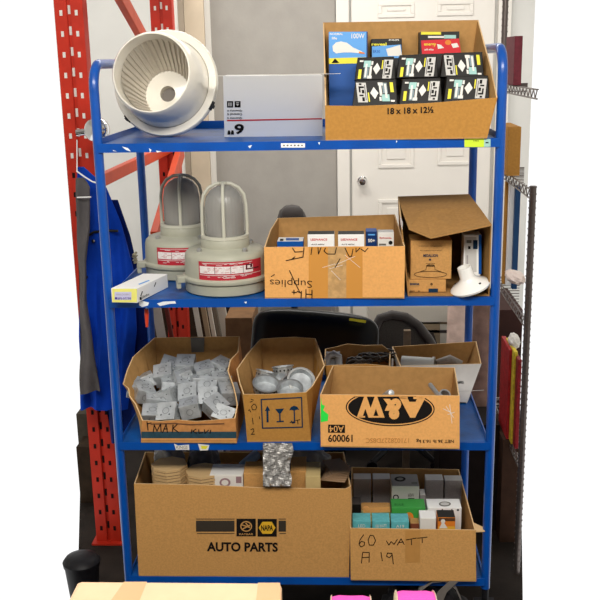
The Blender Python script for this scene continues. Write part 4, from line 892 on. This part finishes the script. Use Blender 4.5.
mb.add(vs, [(i*nu+j, i*nu+(j+1) % nu, (i+1)*nu+(j+1) % nu, (i+1)*nu+j) for i in range(nv) for j in range(nu)]).build('backrest', LEATHER, oc, smooth=True)
MB().box((cbx.x, 1.26, .42), (.5, .46, .09)).build('seat', LEATHER, oc, bevel=.03)
MB().tube([(cbx.x, 1.06, .42), (cbx.x, 1.04, .6)], .02, 8).build('back_support', BLACKP, oc)
MB().tube([(cbx.x, 1.26, .02), (cbx.x, 1.26, .4)], .025, 12).build('column', BLACKP, oc)
for j in range(5):
    a = j*2*PI/5; e = V((cbx.x+.28*math.cos(a), 1.26+.28*math.sin(a), -.03)); MB().tube([(cbx.x, 1.26, .03), e], [.025, .015], 8).tube([e+V((0, -.015, -.04)), e+V((0, .015, -.04))], .028, 12).build('leg', BLACKP, oc)
Print(Face(ex+V((0, -.062, 0)), ey+V((0, -.062, 0)), ex+V((0, -.055, -.1)))).poly([(349.5, 318), (366, 320.2), (365.5, 323), (349, 320.5)], YEL).build(oc, 'yellow_sticker', merge=False)
# grey mesh chair with curved frame
def mesh_chair(label, arc, Y, dep):
    c0 = at(*arc[len(arc)//2], Y); r = thing('mesh_chair', (c0.x, Y, FL), label, 'chair')
    pts = [at(*p, Y) for p in arc]; MB().tube(pts, .022, 12).build('back_frame', DGREY, r, smooth=True)
    lo = min(p.z for p in pts); mb = MB(); k = len(pts)
    vs = [p+V((0, .01, 0)) for p in pts]+[V((p.x, Y+.01, lo-.08)) for p in pts]
    mb.add(vs, [(i, i+1, k+i+1, k+i) for i in range(k-1)]); vs2 = [v+V((0, .008, 0)) for v in vs]; mb.add(vs2, [(i, k+i, k+i+1, i+1) for i in range(k-1)]); mb.build('back_mesh', MESHF, r)
    MB().box((c0.x, Y+.22, .4), (.46, .44, .07)).build('seat', DGREY, r, bevel=.02)
    MB().tube([(c0.x, Y+.04, .4), (c0.x, Y+.03, lo+.04)], .02, 8).build('back_support', BLACKP, r)
    MB().tube([(c0.x, Y+.22, 0), (c0.x, Y+.22, .38)], .025, 10).build('column', BLACKP, r)
    for j in range(5):
        a = j*2*PI/5+.3; e = V((c0.x+.27*math.cos(a), Y+.22+.27*math.sin(a), -.05)); MB().tube([(c0.x, Y+.22, .02), e], [.022, .014], 8).tube([e+V((0, -.012, -.02)), e+V((0, .012, -.02))], .028, 12).build('leg', BLACKP, r)
    return r
mesh_chair('dark grey mesh-backed chair with a curved frame, right of the black chair', [(372, 352), (374, 330), (380, 318), (392, 314.5), (406, 317), (418, 325), (428, 338), (436, 352)], 1.5, .1)
fch = mesh_chair('grey chair whose rounded top shows above the Hr Supplies carton', [(277, 250), (279, 225), (283, 212), (287, 209), (292, 208.3), (297, 209), (301, 214), (307, 228), (310, 250)], 2.4, .1)

hh = at(292.5, 214, 2.37); MB().lathe([(.066*math.sin(PI*i/12), -.05*math.cos(PI*i/12)) for i in range(13)], Matrix.Translation(hh)@Matrix.Diagonal((1, .35, 1, 1)), 28).build('headrest', DGREY, fch, smooth=True)
o, f, P, ft = small_box('timber_offcut', 'short weathered timber offcut leaning beside the mesh chair', 404, 411, 331, 1.2, .03, FL, mat('weathered_wood', '#7a6a58', .8, var=.2), cat='timber', lean=.0)
# cream low cabinet and boxes behind
o, f, P, ft = small_box('storage_cabinet', 'cream low storage cabinet standing before the panelled door', 368, 455, 306, 2.7, .4, FL, mat('cream_cabinet', '#e2ddd0', .6), cat='cabinet')
Print(f).rect(368, 322, 455, 324, mat('brown_shadow_gap', '#7c6a55', .7)).rect(425, 330, 455, 333, DGREY).rect(400, 322, 440, 345, mat('tan_drawer', '#a5937a', .7)).build(o)
def roll(label, x0, x1, ytop, Y, m_):
    a, b = at(x0, 320, Y), at(x1, 320, Y); c = (a+b)/2; rad = (b.x-a.x)/2; zt = at(x0, ytop, Y).z
    M = Matrix.Translation((c.x, Y, 0)); o = MB().lathe([(0, FL), (rad, FL), (rad*1.02, (zt+FL)/2), (rad*.98, zt-.01), (rad*.9, zt), (0, zt-.01)], M, 32, mod=lambda an, p: .03*math.sin(an*5+p[1]*4)).build('insulation_roll', m_, smooth=True); tag(o, label, 'roll')
roll('pale pink insulation roll standing behind the rear right post', 447, 470, 298, 2.2, mat('pink_insulation', '#d3b9ad', .9, var=.15, scale=12, bump=.4, bscale=25))
roll('brownish pink insulation roll standing right of the rear right post', 471, 494, 298, 1.2, mat('brown_insulation', '#8d7268', .9, var=.3, scale=12, bump=.4, bscale=25))
o, f, P, ft = small_box('storage_cabinet', 'dark reddish brown block added as backdrop low behind the wire shelving', 484, 523, 310, 2.2, .5, FL, mat('dark_backdrop', '#3a2420', .7, var=.3, scale=5), cat='cabinet')  # dark block added to darken the space behind the wire shelving
o, f, P, ft = small_box('dark_box', 'black box added as dark fill right behind the cart, below the insulation rolls', 440, 500, 425, .9, .22, FL, mat('black_fill', '#1c1513', .7, var=.2), cat='storage tote')  # black box added to darken the space below the rolls
# dark clutter under and behind
o, f, P, ft = small_box('storage_crate', 'dark brown wooden crate low behind the arrow-icon carton', 225, 252, 318, 1.2, .3, FL, mat('dark_crate', '#8a6848', .8, var=.15), cat='crate')
for x0, x1, yt, yy, lb, c_ in ((152, 250, 306, 2.2, 'big dark brown backdrop added behind the strips and left half of the cart', '#3a2c22'), (255, 345, 372, 1.72, 'big black tote on the floor behind the middle of the cart', '#17130f'), (374, 440, 352, 2.3, 'big dark grey tote on the floor behind the right half of the cart', '#221c19')):
    o, f, P, ft = small_box('dark_box', lb, x0, x1, yt, yy, .4, FL, mat('dark_box_'+c_[1:], c_, .8, var=.2), cat='storage tote')  # first box is a dark backdrop added behind the strips

# ------------------------------------------------------------------ wire shelving at the right
wr = thing('wire_shelving', at(508, 300, .95).to_2d().to_3d()+V((0, 0, FL)), 'dark chrome wire shelving unit at the right edge', 'wire shelving')
xbk = at(503.5, 60, 1.3).x; xfr = at(521, 470, .55).x
for x, y in ((xbk, 1.3), (xfr, .55)):
    zt = 2.3 if y > 1 else 1.46; mb = MB(); mb.tube([(x, y, FL), (x, y, zt)], .0125, 12)
    z = FL+.03
    while z < zt: mb.tube([(x, y, z), (x, y, z+.004)], .0145, 10); z += .0254
    mb.build('post', DCHROME, wr, smooth=True)
lv = [at(504, y, 1.3).z for y in (84, 168, 277, 398, 500)]
for z in lv:
    mb = MB()
    for zz in (z, z-.032):
        mb.tube([(xbk, 1.3, zz), (xfr, .55, zz)], .0032, 6); mb.tube([(xbk, 1.3, zz), (at(523, 200, 1.3).x, 1.3, zz)], .0032, 6)
    k = 22
    for i in range(k):
        t0, t1 = i/k, (i+1)/k; a = V((xbk, 1.3, z)).lerp(V((xfr, .55, z)), t0); b = V((xbk, 1.3, z)).lerp(V((xfr, .55, z)), t1); d = V((0, 0, -.032))
        mb.tube([a+(d if i % 2 else V()), b+(V() if i % 2 else d)], .0022, 5)
    for i in range(16):
        t = (i+.5)/16; a = V((xbk, 1.3, z)).lerp(V((xfr, .55, z)), t); e_ = at(523, 200, a.y).x
        mb.tube([a, (max(e_, a.x+.01), a.y, z)], .002, 5)
    mb.build('wire_shelf', DCHROME, wr)
def onrack(name, label, x0, x1, ytop, Y, dep, lev, m_, cat='box', m2=None):
    a, b = at(x0, ytop, Y), at(x1, ytop, Y); z0 = lv[lev]+.004
    return tag(MB().box(((a.x+b.x)/2, Y+dep/2, (a.z+z0)/2), (b.x-a.x, dep, a.z-z0)).build(name, m_, bevel=.002), label, cat)
onrack('open_carton_small', 'brown carton on the wire shelf behind the cart handle', 508.5, 521.5, 127, .98, .25, 1, CARDB)['category'] = 'cardboard box'
onrack('maroon_binder_box', 'maroon and white printed box, topmost on the wire shelving', 515, 523, 36, .95, .2, 0, mat('maroon_print', '#6b2430', .6, var=.2, scale=60))
onrack('display_board', 'narrow tan panel standing on the third wire shelf', 506, 509.5, 182, 1.15, .03, 2, CARDB, 'board')
onrack('display_board', 'white panel standing on the third wire shelf', 509.8, 515.5, 182, 1.12, .03, 2, WHITE, 'board')
onrack('display_board', 'dark blue panel standing on the third wire shelf', 515.8, 521, 186, 1.05, .03, 2, mat('navy_panel', '#1d4470', .6), 'board')
bag('plastic_bag', 'pale pinkish plastic bag lying on the third wire shelf', 515, 277, .85, .035, .02, mat('pinkish_bag', '#e8d6cc', .5, bump=.3), 31, sy=.1)
for i, (x0, x1, yt, c_, nm) in enumerate(((509.5, 514, 350, '#a8262a', 'red'), (514.4, 518, 352, '#d9c23a', 'yellow'), (518.3, 522, 360, '#8d2026', 'dark red'))):
    onrack('parts_packet', '%s parts packet standing on the fourth wire shelf' % nm, x0, x1, yt, .8-.05*i, .2, 3, mat('packet_%s' % nm.replace(' ', '_'), c_, .5, var=.3, scale=60), 'packet')
bag('plastic_bag', 'small whitish bag resting above the red packets on the wire shelving', 514, 341, .86, .022, .03, OFFW, 32, sy=.05)
onrack('brown_carton_low', 'dark brown carton on the lowest wire shelf', 503, 522, 440, .8, .3, 4, mat('murky_brown', '#3d2a20', .8, var=.2))

# ------------------------------------------------------------------ foreground: table edge with carton and pink spools
TZ = .80
tb = thing('work_table', (.1, -1.75, FL), 'dark work table below the frame that carries the near carton and pink spools', 'table')
MB().box((.02, -1.72, TZ-.02), (.86, .66, .04)).build('tabletop', BLACKP, tb, bevel=.004)
for x in (-.36, .40):
    for y in (-2.0, -1.44): MB().box((x, y, (FL+TZ-.04)/2), (.05, .05, TZ-.04-FL)).build('leg', BLACKP, tb)
PE = mat('peach_card', '#e6c29e', .7, var=.03, scale=30); PT = mat('peach_tape', '#d8ab80', .35)
a, b = at(77.5, 580.2, -1.42), at(282, 580.6, -1.42); zt = a.z
nc = thing('near_carton', ((a.x+b.x)/2, -1.55, TZ), 'out-of-focus peach-tan carton with tape in the near bottom left corner', 'cardboard box')
mb = MB().box(((a.x+b.x)/2, -1.58, (zt+TZ)/2), (b.x-a.x, .32, zt-TZ)); mb.build('box_body', PE, nc, bevel=.008)
F_ = Face((0, 0, zt), (1, 0, zt), (0, 1, zt))
Print(F_).poly([(124, 582), (147, 582), (139, 602), (110, 602)], PT).poly([(258, 583), (280, 583), (281, 602), (256, 602)], PT).build(nc, 'tape')
def spool(px0, px1, ytop, Y, label):
    a, b = at(px0, ytop, Y), at(px1, ytop, Y); r_ = (a.z-TZ)/2; c = (a+b)/2; zc_ = TZ+r_
    s = thing('thread_spool', (c.x, Y, TZ), label, 'spool', 'pink thread spools'); L_ = b.x-a.x
    M = Matrix.Translation((c.x, Y, zc_))@Matrix.Rotation(PI/2, 4, 'Y')
    MB().lathe([(r_*.97, -L_*.47), (r_*.99, -L_*.3), (r_*.985, 0), (r_*.99, L_*.3), (r_*.97, L_*.47)], M, 40).build('thread', PINK, s, smooth=True)
    for k in (-1, 1): MB().lathe([(0, k*L_*.47), (r_, k*L_*.47), (r_*.98, k*L_*.5), (0, k*L_*.5)], M, 40).build('end_disc', mat('pale_plastic', '#e3d4b4', .5), s, smooth=True)
spool(397, 438, 601.5, -1.5, 'pink thread spool with tan ends, the higher one near the picture bottom')
spool(330, 372, 606, -1.5, 'pink thread spool barely showing at the bottom, left of the higher one')
# dark bag with grey strap on the floor in front of the cart
bag('duffel_bag', 'black duffel bag on the floor under the front of the cart', 425, 612, .02, .15, .1, mat('black_nylon', '#1a181a', .6, bump=.3), 41, sy=.12)
pts = [at(*p, -.03) for p in ((414, 606), (420, 592), (432, 583), (446, 582), (456, 590), (462, 604))]
mb = MB()
for a, b in zip(pts[:-1], pts[1:]):
    o_ = V((0, .035, 0)); t = V((0, 0, .004)); mb.hexa([a, b, b+o_, a+o_, a+t, b+t, b+o_+t, a+o_+t])
pts = [at(*p, -.035) for p in ((432, 606), (438, 592), (450, 581))]
for a, b in zip(pts[:-1], pts[1:]):
    o_ = V((.03, 0, 0)); t = V((0, .004, 0)); mb.hexa([a, a+o_, a+o_+t, a+t, b, b+o_, b+o_+t, b+t])
tag(mb.build('webbing_strap', mat('grey_webbing', '#77706a', .8, var=.1)), 'grey webbing strap looped over the black duffel bag', 'strap')

# ------------------------------------------------------------------ light
w = bpy.data.worlds.new('world'); bpy.context.scene.world = w; w.use_nodes = True
bg = w.node_tree.nodes['Background']; bg.inputs[0].default_value = (1, 1, 1, 1); bg.inputs[1].default_value = 1.1
def area(name, loc, rot, sx, sy, e, col=(1, 1, 1)):
    l = bpy.data.lights.new(name, 'AREA'); l.shape = 'RECTANGLE'; l.size = sx; l.size_y = sy; l.energy = e; l.color = col
    o = bpy.data.objects.new(name, l); C.objects.link(o); o.location = loc; o.rotation_euler = rot; return o
area('front_key_light', (.1, -1.9, 3.15), (.75, 0, 0), 2.6, 1.0, 150, (1, .965, .91))  # unseen soft key lamp, added to light the cart front
area('back_fill_light', (-.2, 2.2, 3.1), (.25, 0, 0), 2.4, .4, 55, (1, .975, .93))  # unseen area lamp, added to brighten the background
sc = bpy.context.scene
sc.view_settings.view_transform = 'Standard'; sc.view_settings.look = 'None'; sc.view_settings.gamma = 1; sc.view_settings.exposure = 0
sc.view_settings.use_curve_mapping = False
